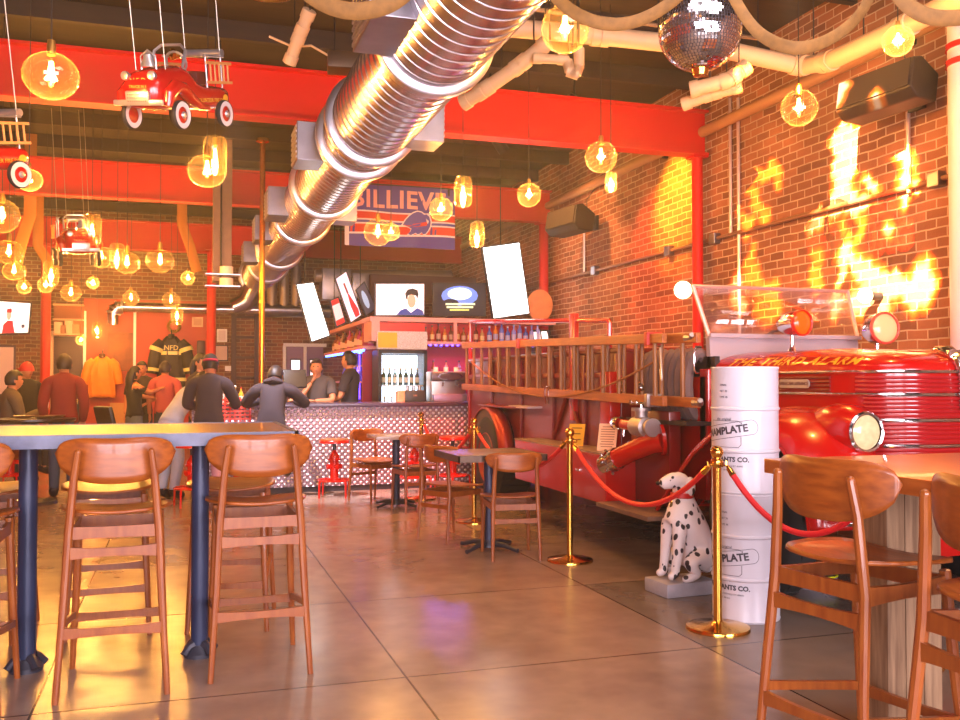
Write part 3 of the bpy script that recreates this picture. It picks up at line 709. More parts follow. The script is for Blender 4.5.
# headlamps
LENS = M('headlamp lens', '9c8468', .1, emit=.5, ecol='ffd8a0', var=.3, vscale=25)
for x in (3.745, 4.975):
    m = MB().lathe([(0, -.52), (.06, -.50), (.13, -.38), (.165, -.22), (.155, -.08), (.12, 0), (.1, 0)], (x, 4.42, 1.075), 26, (0, -1, 0)); h = m.build('headlamp', REDP, truck, w=True)
    def sub(mb, nm, mt): 
        o = mb.build(nm, mt, h); o.location = -Vector(truck.location); return o
    sub(MB().lathe([(.1, .0), (.118, .0), (.122, .012), (.112, .022), (.1, .018)], (x, 4.42, 1.075), 28, (0, -1, 0)), 'chrome_bezel', CHROME)
    sub(MB().lathe([(0, .03), (.05, .026), (.085, .014), (.102, 0)], (x, 4.42, 1.075), 24, (0, -1, 0)), 'lens', LENS)
MB().box((4.36, 4.72, .95), (1.3, .3, .34), bev=.1).build('lamp_apron', REDP, truck, w=True)
m = MB(); m.tube([(3.4, 4.15, .62), (3.5, 4.02, .62), (3.8, 3.93, .62), (4.92, 3.93, .62), (5.22, 4.02, .62), (5.32, 4.15, .62)], .075, 12, flat=.35, upv=(0, 0, 1)); bumper = m.build('bumper', CHROME, truck, w=True)
m = MB(); m.box((4.36, 4.16, .52), (1.2, .22, .22), bev=.03); m.build('front_apron', REDP, truck, w=True)
# lamps standing on the cowl
def toplamp(p, r, dirv, lensm, rimm, nm, length):
    d = Vector(dirv).normalized(); m = MB().lathe([(0, -length), (r*.6, -length*.92), (r*.95, -length*.55), (r, 0), (r*.92, .0)], p, 24, d)
    m.tube([Vector(p)-d*length*.45-Vector((0, 0, r*.9)), Vector(p)-d*length*.45-Vector((0, 0, r+.07))], .014, 8); m.lathe([(.05, 0), (.02, .03), (.014, .06)], Vector(p)-d*length*.45-Vector((0, 0, r+.12)), 14)
    o = m.build(nm, CHROME, truck, w=True)
    a = MB().lathe([(r*.9, 0), (r*1.03, -.005), (r*1.06, .012), (r*.98, .024), (r*.9, .016)], p, 26, d).build('lamp_rim', rimm, o); a.location = -Vector(truck.location)
    a = MB().lathe([(0, .035), (r*.5, .03), (r*.8, .018), (r*.95, 0)], p, 24, d).build('lens', lensm, o); a.location = -Vector(truck.location)
toplamp((4.20, 5.6, 1.785), .092, (.15, -1, .02), M('amber beacon lens', 'ff3810', .15, emit=.8, ecol='ff5a08'), M('red lens rim', 'd02010', .3), 'warning_beacon', .2)
toplamp((4.94, 5.62, 1.76), .115, (-.1, -1, .05), M('spot lens', 'c89870', .15, emit=.5, ecol='ffb070'), M('pink red rim', 'e05040', .3), 'spot_lamp', .2)
# body behind the cab
m = MB()
m.box((4.36, 9.2, 1.07), (1.72, 4.3, 1.1)); m.box((4.36, 9.2, 1.63), (1.78, 4.36, .04)); m.build('rear_body', REDD, truck, w=True, bevel=.01, smooth=False)
m = MB()
for y in (7.1, 7.75, 8.5, 9.4, 10.4, 11.3): m.box((3.485, y, 1.1), (.03, .045, 1.0), bev=.005)
m.box((3.49, 9.2, 1.42), (.03, 4.3, .05), bev=.01); m.tube([(3.48, 7.8, .85), (3.48, 8.1, 1.3)], .02, 6); m.tube([(3.48, 8.1, 1.3), (3.48, 8.45, .85)], .02, 6); m.build('body_rib', REDD, truck, w=True)
m = MB(); m.box((3.34, 7.78, .585), (.27, 2.1, .39), bev=.008); ub = m.build('side_locker', REDP, truck, w=True, smooth=False)
m = MB(); m.box((3.34, 7.78, .787), (.28, 2.12, .012)); m.build('tread_plate', M('worn tread plate', '94786a', .45, .4, var=.2), truck, w=True, smooth=False)
for y in (7.25, 8.3): MB().box((3.2, y, .62), (.02, .08, .02), bev=.004).build('latch', CHROME, truck, w=True)
m = MB(); m.box((3.33, 6.3, .40), (.42, .85, .035), bev=.006); m.build('running_board', M('running board', '7a5c4c', .5, .3, var=.2), truck, w=True)
m = MB(); m.box((3.52, 6.5, .78), (.1, .62, .72), bev=.01); m.build('pump_panel', REDD, truck, w=True)
m = MB(); m.box((3.45, 7.15, 1.0), (.1, .2, .9), bev=.01); m.build('pump_pillar', REDP, truck, w=True)
# rear wheel arch over the duals
m = MB(); c0 = (10.15, .5)
def arch(u, v):
    a = -.12+u*(PI+.24); r1 = .55+.06*math.sin(v*PI); return (3.30+.18*v, c0[0]+math.cos(a)*r1, c0[1]+math.sin(a)*r1)
m.grid(arch, 28, 6); m.build('wheel_arch', M('arch lip red', '9c281c', .3, .3), truck, w=True, sharp=180, solid=.012)
m = MB(); m.prism([(3.32, 10.15+math.cos(k*PI/14)*.57, .5+math.sin(k*PI/14)*.57) for k in range(15)], (.02, 0, 0)); m.build('wheel_well', M('brown wheel well', '4c3a34', .6), truck, w=True, smooth=False)
m = MB(); m.box((3.42, 9.1, 1.1), (.18, .55, .02)); m.build('side_step', M('pale step plate', 'c0a8a8', .4, .3), truck, w=True, smooth=False)
m = MB(); m.box((3.42, 9.75, 1.09), (.24, 1.2, .02), bev=.005); m.box((4.36, 11.6, .5), (1.9, .5, .05), bev=.01); m.build('tail_step', REDD, truck, w=True)
# pump fittings
GMET = M('grey valve casting', 'a09490', .4, .7)
P = lambda *a: Vector(a)
m = MB(); m.lathe([(.0, -.13), (.05, -.13), (.05, -.1), (.075, -.09), (.08, 0), (.075, .09), (.05, .1), (.05, .16), (.07, .16), (.07, .19), (0, .19)], (3.36, 6.42, 1.02), 20, (0, -1, 0))
m.cyl((3.36, 6.42, 1.08), (3.36, 6.42, 1.15), .05, n=14); m.cyl((3.36, 6.42, 1.14), (3.36, 6.42, 1.165), .075, n=18); m.cyl((3.36, 6.42, 1.02), (3.5, 6.42, 1.02), .05, n=14); gv = m.build('gate_valve', GMET, truck, w=True)
m = MB(); m.tube([(3.36+.075*math.cos(k*PI/8), 6.42+.075*math.sin(k*PI/8), 1.2) for k in range(16)], .011, 6, closed=True)
for k in range(5): a = k*2*PI/5; m.cyl((3.36, 6.42, 1.195), (3.36+.07*math.cos(a), 6.42+.07*math.sin(a), 1.2), .009, n=6); m.sph((3.36+.078*math.cos(a), 6.42+.078*math.sin(a), 1.205), .018, 8, 6)
m.cyl((3.36, 6.42, 1.16), (3.36, 6.42, 1.21), .012, n=8); a = m.build('hand_wheel', CHROME, gv); a.location = -Vector(truck.location)
m = MB(); m.tube([(3.36, 6.55, 1.02), (3.36, 6.72, 1.025)], .045, 14); m.build('red_coupling', REDP, truck, w=True)
m = MB(); m.lathe([(0, -.02), (.05, -.02), (.055, 0), (.055, .03), (.045, .04), (.045, .07), (.052, .07)], (3.36, 6.79, 1.03), 18, (0, 1, 0)); m.sph((3.36, 6.83, 1.03), .03, 10, 6); m.cyl((3.36, 6.72, .99), (3.36, 6.72, .93), .012, n=8); m.build('outlet_cap', CHROME, truck, w=True)
m = MB(); m.tube([(3.46, 6.26, .92), (3.40, 6.33, .90), (3.33, 6.5, .83), (3.27, 6.64, .765)], [.085, .085, .08, .078], 20); m.lathe([(0, 0), (.12, 0), (.12, .025), (0, .025)], (3.45, 6.24, .93), 20, (-1, .3, -.1)); m.build('suction_pipe', REDP, truck, w=True)
dv = Vector((-.06, .14, -.065)).normalized(); m = MB().lathe([(.07, 0), (.088, .0), (.088, .03), (.075, .035), (.075, .07), (.09, .075), (.09, .12), (.07, .13), (.07, .17), (.0, .18)], (3.27, 6.64, .765), 22, dv)
for k in range(8): a = 2*PI*k/8; u_, v_ = frame_of(dv); m.sph(Vector((3.27, 6.64, .765))+dv*.098+(u_*math.cos(a)+v_*math.sin(a))*.095, .014, 6, 4)
m.build('suction_cap', CHROME, truck, w=True)
MB().tube([(3.22, 6.80, .69), (3.215, 6.82, .45)], .009, 6).build('drain_pipe', CHROME, truck, w=True)
for (y, z) in ((6.95, 1.33), (6.62, 1.32)): MB().lathe([(0, 0), (.045, 0), (.05, .02), (.03, .05), (0, .055)], (3.47, y, z), 16, (-1, 0, 0)).build('gauge', CHROME, truck, w=True)
# side hose basket
HOSE = M('grey brown fire hose', '6c5450', .8, var=.2)
m = MB(); rr_ = .26
for k in range(8):
    y = 6.12+k*.10
    m.tube([(3.68+.10*math.cos(a*PI/8), y, 1.34+.24*math.sin(a*PI/8)) for a in range(16)], .046, 8, closed=True)
m.build('coiled_hose', HOSE, truck, w=True)
m = MB(); m.box((3.62, 6.4, 1.06), (.32, .95, .03)); m.box((3.72, 6.4, 1.3), (.04, .95, .5)); m.tube([(3.48, 5.93, 1.2), (3.48, 6.88, 1.2)], .015, 6); m.build('hose_basket', M('dark basket', '2c1c18', .6), truck, w=True)
# grab rail above the body
m = MB(); m.tube([(3.5, 11.3, 2.12), (3.5, 8.0, 1.935), (3.5, 7.28, 1.89), (3.5, 7.26, 1.87), (3.5, 7.26, 1.64)], .022, 8); m.cyl((3.5, 11.3, 1.64), (3.5, 11.3, 2.12), .022, n=8); m.box((3.49, 8.0, 1.5), (.05, .12, 1.0), bev=.01); m.build('grab_rail', REDP, truck, w=True)

# ladders hung on the side of the truck (a thing of its own)
LW = wood('varnished ladder wood', '8a4418', 'b06428', .4, stretch=(14, 1.2, 14)); LW2 = wood('ladder rungs', '744020', '98642f', .5, stretch=(14, 14, 2))
lad = thing('wooden_ladder', 'double wooden extension ladder hung on the side of the red truck', 'ladder', (3.36, 8.6, 1.2))
def LP(f, v, x=0): # f 0 near .. 1 far ; v 0 bottom .. 1 top
    y = 5.75+f*5.45; zb = 1.215+.085*f; zt = 1.675+.14*f; return Vector((3.375+x, y, zb+(zt-zb)*v))
for x, (f0, f1) in ((0, (.06, 1.0)), (.085, (0, .86))):
    for v in (0, 1):
        a, b_ = LP(f0, v, x), LP(f1, v, x); m = MB()
        rows = []
        for p_ in (a, b_): rows.append([m.bm.verts.new(p_+Vector((dx, 0, dz))) for dx, dz in ((-.02, -.036), (.02, -.036), (.02, .036), (-.02, .036))])
        for k in range(4): m.face([rows[0][k], rows[0][(k+1) % 4], rows[1][(k+1) % 4], rows[1][k]])
        m.face(rows[0]); m.face(rows[1]); m.build('rail', LW, lad, w=True, bevel=.004, smooth=False)
    n = 17 if x == 0 else 15
    for k in range(n):
        f = f0+(f1-f0)*(k+.5)/n+(.012 if x else 0); MB().cyl(LP(f, 0, x), LP(f, 1, x), .018, n=8).build('rung', LW2, lad, w=True)
for f, v in ((.10, 1), (.10, 0), (.62, 1)):
    p_ = LP(f, v, 0); MB().box((p_.x+.02, p_.y, p_.z), (.13, .05, .1), bev=.005).build('bracket', GMET if v == 0 else M('red clamp', 'b02418', .4), lad, w=True)
for f in (0.0, .02):
    p_ = LP(f, 1 if f else 0, .085); MB().tube([p_+P(0, .06, 0), p_+P(0, -.02, 0), p_+P(-.03, -.07, .02)], [.03, .025, .018], 8).build('end_hook', GMET, lad, w=True)
pts = []
for k in range(21):
    f = k/20; pts.append(LP(.08+.84*f, .62, -.035)-P(0, 0, .34*(1-(2*f-1)**2)))
MB().tube(pts, .008, 6).build('halyard_rope', M('brown rope', '8a5020', .8), lad, w=True)
p_ = LP(.46, 0, -.05); MB().tube([p_+P(0, .04, .06), p_+P(-.01, .045, 0), p_+P(0, .04, -.1), p_+P(0, -.04, -.1), p_+P(-.01, -.045, 0), p_+P(0, -.04, .06)], .009, 6, closed=True).build('hanging_loop', CHROME, lad, w=True)
MB().tube([LP(.06, .85, -.04)-P(0, .0, .15*math.sin(a*PI/12))+P(-.04*math.sin(a*PI/12), -.10*math.sin(a*PI/12), -.16*a/12) for a in range(13)], .007, 6).build('wire_loop', STEEL, lad, w=True)

# notices standing on the locker
def notice(name, label, px, y, z0, h, wd, col, lines, ink, lean=.08):
    t = thing(name, label, 'notice', (3.33, y, z0), R(48)); mt = Matrix.Rotation(0, 4, 'Z')
    m = MB(); q = [(-.0, wd/2, 0), (0, -wd/2, 0), (lean, -wd/2, h), (lean, wd/2, h)]; m.prism(q, (.006, 0, 0)); m.build('card', M(name+' card', col, .6), t, smooth=False)
    m = MB()
    for k, (w_, zz) in enumerate(lines):
        x = lean*zz/h-.0015; m.face([m.bm.verts.new(v) for v in ((x, w_/2, zz), (x, -w_/2, zz), (x+lean*.008/h, -w_/2, zz+.008), (x+lean*.008/h, w_/2, zz+.008))])
    m.build('print', M(name+' ink', ink, .6), t, smooth=False)
notice('warning_card', 'yellow warning card standing on the truck locker behind the middle rope post', 0, 7.62, .795, .19, .15, 'd8a020', [(.1, .15), (.08, .10), (.1, .05)], '3a2408')
notice('info_card', 'pink paper notice leaning above the truck running box, left of the pump fittings', 0, 6.98, .795, .22, .16, 'f0b890', [(.1, .19), (.12, .17), (.12, .15), (.12, .13), (.12, .11), (.12, .09), (.1, .07), (.12, .05), (.1, .03)], 'a86848')
# ------------------------------------------------------------------ the bar
def diamond_mat():
    m = bpy.data.materials.new('diamond plate'); m.use_nodes = True; nt = m.node_tree; b = nt.nodes['Principled BSDF']
    b.inputs['Base Color'].default_value = hx('d8d0d4'); b.inputs['Metallic'].default_value = .55; b.inputs['Roughness'].default_value = .4
    tc = nt.nodes.new('ShaderNodeTexCoord'); sp = nt.nodes.new('ShaderNodeSeparateXYZ'); nt.links.new(tc.outputs['Object'], sp.inputs[0])
    P_ = .078
    a = math_node(nt, 'MULTIPLY', sp.outputs[0], 2*PI/P_); c = math_node(nt, 'MULTIPLY', sp.outputs[2], 2*PI/P_)
    v = math_node(nt, 'MULTIPLY', math_node(nt, 'SINE', a), math_node(nt, 'SINE', c)); h = math_node(nt, 'MAXIMUM', v, 0)
    bp = nt.nodes.new('ShaderNodeBump'); bp.inputs['Strength'].default_value = 1; bp.inputs['Distance'].default_value = .014; nt.links.new(h, bp.inputs['Height']); nt.links.new(bp.outputs[0], b.inputs['Normal'])
    mx = nt.nodes.new('ShaderNodeMix'); mx.data_type = 'RGBA'; nt.links.new(math_node(nt, 'GREATER_THAN', h, .25), mx.inputs[0]); mx.inputs[6].default_value = hx('8c7078'); mx.inputs[7].default_value = hx('f0e8f0'); nt.links.new(mx.outputs[2], b.inputs['Base Color'])
    return m
DP = diamond_mat()
BTOP = M('dark purple bar top', '3c2c3c', .3, coat=.3)
bar = thing('bar_counter', 'long bar with a diamond plate front and a dark top', 'bar counter', (1.9, 11.9, 0))
MB().box((1.87, 11.6, .56), (3.5, .03, .98)).build('front_panel', DP, bar, w=True, smooth=False)
MB().box((1.87, 11.62, .035), (3.5, .04, .07)).build('kick_board', M('bar kick', '2a2028', .6), bar, w=True, smooth=False)
m = MB().box((1.87, 11.92, .53), (3.46, .58, 1.02)); m.build('carcass', M('bar carcass', '3a1c1c', .6), bar, w=True, smooth=False)
MB().box((1.88, 11.88, 1.07), (3.62, .74, .05), bev=.008).build('worktop', BTOP, bar, w=True)
# ceiling spotlights added to brighten the bar front, no such fixtures known
def track_lamp(label, loc, tgt, power, col, ang):
    t = thing('track_lamp', label, 'spotlight', loc, 0, 'added ceiling spotlights'); d = (Vector(tgt)-Vector(loc)).normalized()
    MB().lathe([(0, -.14), (.04, -.13), (.05, -.08), (.055, .06), (.05, .06), (.046, -.05), (0, -.06)], (0, 0, 0), 16, d).build('can', BLACK, t); MB().tube([(0, 0, .03), (0, 0, ZC-loc[2])], .01, 6).build('stem', BLACK, t)
    spot('added_bar_light', Vector(loc)+d*.07, tgt, power, col, ang, .7, .05)
track_lamp('added white ceiling spotlight aimed at the left of the diamond plate bar', (.35, 9.75, 4.5), (1.6, 11.6, .6), 2000, (1, .88, .95), 40)
track_lamp('added red ceiling spotlight aimed at the right of the diamond plate bar', (3.3, 9.9, 4.5), (3.3, 11.6, .6), 1500, (1, .08, .08), 38)
# red lattice crate against the bar, seen over the bar table
p = at_d(230, 414, 10.9)
t = thing('lattice_crate', 'red woven lattice seat back right of the man in the backwards cap', 'seat', (p.x+.03, p.y, .74), 0)
m = MB()
for k in range(7): m.box((0, 0, .14+k*.045), (.42, .02, .022))
for k in range(8): m.box((-.2+k*.057, .012, .27), (.02, .014, .34))
m.build('lattice', M('red lattice', 'd83828', .5), t, smooth=False)
for s in (-1, 1): MB().cyl((s*.2, 0, -.74), (s*.2, 0, .46), .014).build('post', RED, t)
MB().box((0, -.18, .02), (.42, .38, .03)).build('seat', RED, t)

# things along the bar top
ct = 1.096
def bottle(name, label, x, y, z, h, r, col, group, capc='3a2420', labc=None, glow=0, cat='bottle'):
    t = thing(name, label, cat, (x, y, z), 0, group)
    key = 'glass %s' % col
    MB().lathe([(0, 0), (r, 0), (r, h*.55), (r*.85, h*.62), (r*.36, h*.72), (r*.34, h*.92), (0, h*.92)], n=12).build('bottle_body', M(key, col, .12, emit=glow), t)
    MB().cyl((0, 0, h*.9), (0, 0, h), r*.42, n=10).build('cap', M('cap '+capc, capc, .4), t)
    if labc: MB().cyl((0, 0, h*.15), (0, 0, h*.45), r*1.03, n=12, cap=False).build('paper_label', M('paper '+labc, labc, .6), t)
    return t
g = 'condiments on the bar top'
for i, (px, col, lc, h, nm) in enumerate(((222, 'c8b8b0', None, .17, 'white squeeze'), (229, 'b01818', 'c8b8b0', .2, 'red ketchup'), (235, 'd8a018', None, .22, 'yellow mustard'), (241, 'c08828', 'd8c8b0', .2, 'amber sauce'))):
    p = at_d(px, 400, 11.4); bottle('condiment_bottle', '%s bottle on the bar between the cap man and the hoodie man' % nm, p.x, 11.75, ct, h, .03, col, g, '98281c' if i % 2 else 'e8e0d8', lc)
for i, (px, d) in enumerate(((203, 12.0), (247, 11.9))):
    p = at_d(px, 398, d); t = thing('paper_cup', ('white paper cup on the bar, behind the cap man', 'white paper cup on the bar, by the hoodie man elbow')[i], 'cup', (p.x, 11.95, ct), 0, 'paper cups on the bar')
    MB().lathe([(0, 0), (.03, 0), (.04, .11), (.036, .11)], n=14).build('cup', WHITE, t)
p = at_d(238, 368, 12.1)
t = thing('till_screen', 'dark touch screen till on the bar right of the hooded man', 'till', (at_d(291, 375, 12.3).x, 12.05, ct))
m = MB().box((0, 0, .30), (.30, .05, .24), (R(-18), 0, R(8)), .012); m.build('screen', BLACK, t); MB().cyl((0, .05, 0), (0, .04, .24), .04).build('stand', BLACK, t); MB().box((0, .05, .01), (.24, .2, .02)).build('base', BLACK, t)
t = thing('napkin_box', 'small tan napkin box on the bar left of the dark caddy', 'box', (at_d(403, 395, 12.2).x, 12.0, ct)); MB().box((0, 0, .07), (.14, .12, .14), bev=.004).build('box', M('tan card', 'd0a078', .6), t)
m = MB(); m.box((0, 0, .145), (.1, .05, .02)); m.build('napkins', WHITE, t)
t = thing('bar_caddy', 'dark green bar caddy on the bar in front of the coffee machine', 'caddy', (at_d(416, 393, 12.2).x, 12.0, ct)); MB().box((0, 0, .075), (.27, .16, .15), bev=.006).build('box', M('dark caddy', '2c3834', .4), t)
for k in range(3): MB().cyl((-.08+k*.08, .02, .15), (-.08+k*.08, .02, .21), .02).build('shaker', STEEL, t)
MB().text('TIPS', .03, Matrix.Translation((0, -.082, .08)) @ Matrix.Rotation(PI/2, 4, 'X'), .001).build('lettering', CREAM, t, smooth=False)
cx = at_d(444, 385, 12.6).x
t = thing('coffee_machine', 'silver coffee machine with two spouts at the right of the bar', 'coffee machine', (cx, 12.0, ct))
m = MB(); m.box((0, .05, .2), (.48, .3, .4), bev=.02); m.build('body', STEEL, t); MB().box((0, -.1, .33), (.5, .12, .12), bev=.02).build('head', M('dark machine head', '4c4448', .3, .6), t)
m = MB().lathe([(.09, -.005), (.10, -.005), (.10, .005), (.09, .005)], (0, -.165, .335), 24, (0, -1, 0), (1.7, .5)); m.build('oval_badge', CHROME, t)
for k in (-1, 1): MB().tube([(k*.09, -.12, .27), (k*.09, -.13, .22), (k*.11, -.2, .21)], .014, 8).build('filter_handle', CHROME, t)
MB().box((0, -.09, .05), (.46, .18, .1), bev=.01).build('drip_tray', M('purple grey tray', '9088a0', .3, .5), t)
for k in range(3): MB().cyl((-.14+k*.14, .05, .4), (-.14+k*.14, .05, .46), .03).build('cup', WHITE, t)

# back bar tower
BX, BYY = 2.62, 13.3
bb = thing('back_bar', 'red back bar with drinks shelves, a red sign band and pink trim behind the counter', 'shelving', (3.9, 13.7, 0))
PINKT = M('pinkish trim', 'e8a0a0', .4); REDS = M('red sign panel', 'd01018', .35); DRED = M('deep red backing', 'a80c28', .5)
MB().box((3.95, 13.65, .5), (2.7, .6, 1.0)).build('base_cabinet', M('base cabinet', '3a1a28', .5), bb, w=True, smooth=False)
MB().box((3.95, 13.90, 1.65), (2.7, .05, 1.3)).build('back_panel', DRED, bb, w=True, smooth=False)
MB().box((4.04, 13.6, 2.27), (2.90, .64, .07), bev=.005).build('top_shelf', PINKT, bb, w=True, smooth=False)
m = MB(); m.box((BX+.05, 13.55, 2.1), (.12, .6, .30)); m.build('corner_post', PINKT, bb, w=True, smooth=False)
MB().box((BX+.46, 13.34, 2.12), (.68, .03, .21)).build('sign_band', REDS, bb, w=True, smooth=False)
MB().box((4.43, 13.5, 1.935), (2.11, .42, .04)).build('shelf', PINKT, bb, w=True, smooth=False)
MB().box((4.35, 13.62, 2.1), (1.95, .02, .3)).build('shelf_back', REDS, bb, w=True, smooth=False)
MB().box((4.35, 13.52, 1.42), (1.95, .3, .035)).build('shelf', PINKT, bb, w=True, smooth=False)
UVL = M('blue violet led strip', '6050ff', .5, emit=7, ecol='5040ff')
m = MB()
for k in range(22): m.box((3.42+k*.085, 13.32, 1.90), (.035, .015, .02))
m.build('led_strip', UVL, bb, w=True, smooth=False)
MB().box((3.88, 13.3, 2.1), (.05, .05, .36)).build('front_post', PINKT, bb, w=True, smooth=False)
# return wing on the left, running back towards the kitchen
wg = thing('bar_wing', 'left wing of the back bar with blue lit rails and bottle shelves', 'shelving', (2.7, 15.6, 0))
MB().box((2.9, 15.6, .5), (.5, 4.0, 1.0)).build('base_cabinet', M('base cabinet', '3a1a28', .5), wg, w=True, smooth=False)
MB().box((3.1, 15.7, 1.6), (.04, 3.6, 1.2)).build('back_panel', M('violet backing', '5a2060', .5), wg, w=True, smooth=False)
MB().box((2.85, 15.7, 2.27), (.5, 4.0, .06)).build('top_shelf', PINKT, wg, w=True, smooth=False)
MB().box((2.82, 15.7, 1.87), (.5, 4.0, .05)).build('shelf', PINKT, wg, w=True, smooth=False)
MB().box((2.9, 15.7, 1.35), (.3, 3.6, .03)).build('shelf', PINKT, wg, w=True, smooth=False)
m = MB(); m.box((2.6, 15.7, 1.83), (.03, 3.8, .03)); m.box((2.56, 13.9, 1.80), (.03, .2, .03)); m.build('led_strip', M('blue led strip', '60a0ff', .5, emit=9, ecol='3a6cff'), wg, w=True, smooth=False)
m = MB()
for y in (14.0, 15.1, 16.2, 17.3): m.box((2.98, y, 1.45), (.02, .03, .8))
m.build('led_strip', M('violet led strip', '8060ff', .5, emit=5, ecol='5030ff'), wg, w=True, smooth=False)
def arealight(name, loc, tgt, sx, sy, p, c): return area(name, loc, tgt, sx, sy, p, c)
arealight('led_light', (2.85, 15.6, 1.8), (2.8, 15.6, 1), .1, 3.0, 30, (.25, .2, 1))
arealight('led_light', (4.2, 13.45, 1.88), (4.2, 13.2, 1), 1.6, .1, 22, (.35, .2, 1))
# door fridge
t = thing('bottle_fridge', 'lit glass door fridge of green beer bottles under a yellow stickered panel', 'fridge', (3.03, 13.25, 0))
FX, FY = 3.03, 13.28
m = MB(); m.box((FX, FY+.22, .95), (.70, .03, 1.66))
for s in (-1, 1): m.box((FX+s*.335, FY, .95), (.05, .46, 1.7))
m.box((FX, FY, 1.79), (.70, .46, .05)); m.box((FX, FY, .12), (.70, .46, .1)); m.build('cabinet', BLACK, t, w=True, smooth=False)
MB().box((FX, FY+.19, .95), (.62, .02, 1.6)).build('lit_back', M('fridge light', 'e0f4ff', .5, emit=2.6, ecol='d8ecff'), t, w=True, smooth=False)
for z in (1.3, .9, .5): MB().box((FX, FY, z), (.62, .36, .015)).build('rack', WHITE, t, w=True, smooth=False)
MB().box((FX, FY-.2, 1.0), (.62, .008, 1.5)).build('glass_door', glass_thin('fridge door glass'), t, w=True, smooth=False)
m = MB(); m.box((FX+.02, FY-.06, 1.96), (.74, .08, .26)); m.build('header_panel', M('perforated panel', 'c8c4d0', .4, var=.25, vscale=60), t, w=True, smooth=False)
MB().box((FX-.2, FY-.107, 1.96), (.28, .006, .22)).build('sticker', M('yellow sticker', 'e8b828', .5), t, w=True, smooth=False)
for i in range(7):
    bottle('beer_bottle', 'green beer bottle on the lit fridge shelf, %s from the left' % ORD[i], FX-.25+i*.082, FY-.08, 1.31, .25, .032, '1c4a28', 'beer bottles in the lit fridge', 'c8b070', 'd8d8c0')
for i in range(5):
    bottle('beer_bottle', 'pale bottle on the lower lit fridge shelf, %s from the left' % ORD[i], FX-.24+i*.11, FY-.08, .91, .24, .036, 'b8ccd8', 'bottles low in the fridge', 'c8b070', 'a8b8c8')
cols = ['8a3c14', 'b85828', '5c2c14', 'c87838', '704020', 'b04818', '8a5a30', 'a8683c', '6c1c14', 'b89060']
for i in range(10):
    bottle('liquor_bottle', 'brown or amber liquor bottle on the red shelf, %s from the fridge' % ORD[i], 3.46+i*.098, 13.42, 1.955, .22+.05*((i*7) % 3)/2, .034, cols[i], 'liquor bottles on the red shelf', '2c1c18', 'e0c088' if i % 2 else 'c8a090')
bc = ['5068d0', 'e08830', '6878e0', '5a70d8', '8890f0', '7080e0', '5868c8', '9098f0', 'a0a8ff']
for i in range(9):
    bottle('liquor_bottle', 'blue lit bottle at the right end of the red shelf, %s along' % ORD[i], 4.46+i*.098, 13.42, 1.955, .25+.04*(i % 3), .038, bc[i], 'blue lit liquor bottles', 'c8c8e8', 'a8a8e0')
for i in range(8):
    bottle('liquor_bottle', 'bottle on the lower red shelf over the coffee machine, %s from the fridge' % ORD[i], 3.6+i*.2, 13.5, 1.438, .24, .036, cols[(i*3) % 10], 'bottles on the lower red shelf', '2c1c18', 'c8a090')
for i in range(16):
    bottle('liquor_bottle', 'bottle on the upper shelf of the left wing, %s from the corner' % ORD[i], 2.72, 13.85+i*.23, 1.895, .26+.05*(i % 3), .05, cols[(i*7+2) % 10] if i % 4 else 'c84888', 'bottles on the wing shelf', '2c1c18', 'e8c0a8')
for i in range(10):
    bottle('liquor_bottle', 'bottle on the violet lit shelf behind the bartenders, %s from the corner' % ORD[i], 2.86, 14.0+i*.34, 1.365, .27, .045, ['8070e0', '5048b0', 'c0a0f0'][i % 3], 'bottles on the violet lit shelf', 'c8a030', None)
# screens
def screen(name, label, quad, depth, parts, frame=.02, cat='screen', group=None, emit=1.2, mount='wall'):
    """quad: 4 world points (tl, tr, br, bl) of the picture; parts: list of (colour, [(u,v)...]) flat shapes on it"""
    tl_, tr_, br2, bl_ = [Vector(q) for q in quad]; c = (tl_+tr_+br2+bl_)/4
    t = thing(name, label, cat, (c.x, c.y, min(q.z for q in (tl_, tr_, br2, bl_))), 0, group)
    n = (bl_-tl_).cross(tr_-tl_).normalized()
    if n.dot(CAM-c) < 0: n = -n
    ex = (tr_-tl_).normalized()*frame; ey = (tl_-bl_).normalized()*frame
    q = [tl_-ex+ey, tr_+ex+ey, br2+ex-ey, bl_-ex-ey]
    m = MB().prism([v-n*depth for v in q], n*(depth-.004)); m.build('casing', BLACK, t, w=True, smooth=False)
    if name in ('menu_screen', 'poster_screen'):
        tc_ = (tl_+tr_)/2-n*depth*.5; MB().tube([tc_-Vector((0, 0, .02)), Vector((tc_.x, tc_.y, ZC))], .008, 6).build('hanging_rod', BLACK, t, w=True)
    for i, (col, poly, nm) in enumerate(parts):
        m = MB(); off = n*(.002+i*.0015)
        m.face([m.bm.verts.new((tl_.lerp(tr_, u)).lerp(bl_.lerp(br2, u), v)+off) for u, v in poly])
        m.build(nm, M('lit %s %g' % (col, emit), col, .6, emit=emit), t, w=True, smooth=False)
    return t
FULL = [(0, 0), (1, 0), (1, 1), (0, 1)]
def ell(cx_, cy_, rx, ry, n=16): return [(cx_+rx*math.cos(2*PI*k/n), cy_+ry*math.sin(2*PI*k/n)) for k in range(n)]
def quad_y(px0, py0, px1, py1, Y): return [at_y(px0, py0, Y), at_y(px1, py0, Y), at_y(px1, py1, Y), at_y(px0, py1, Y)]
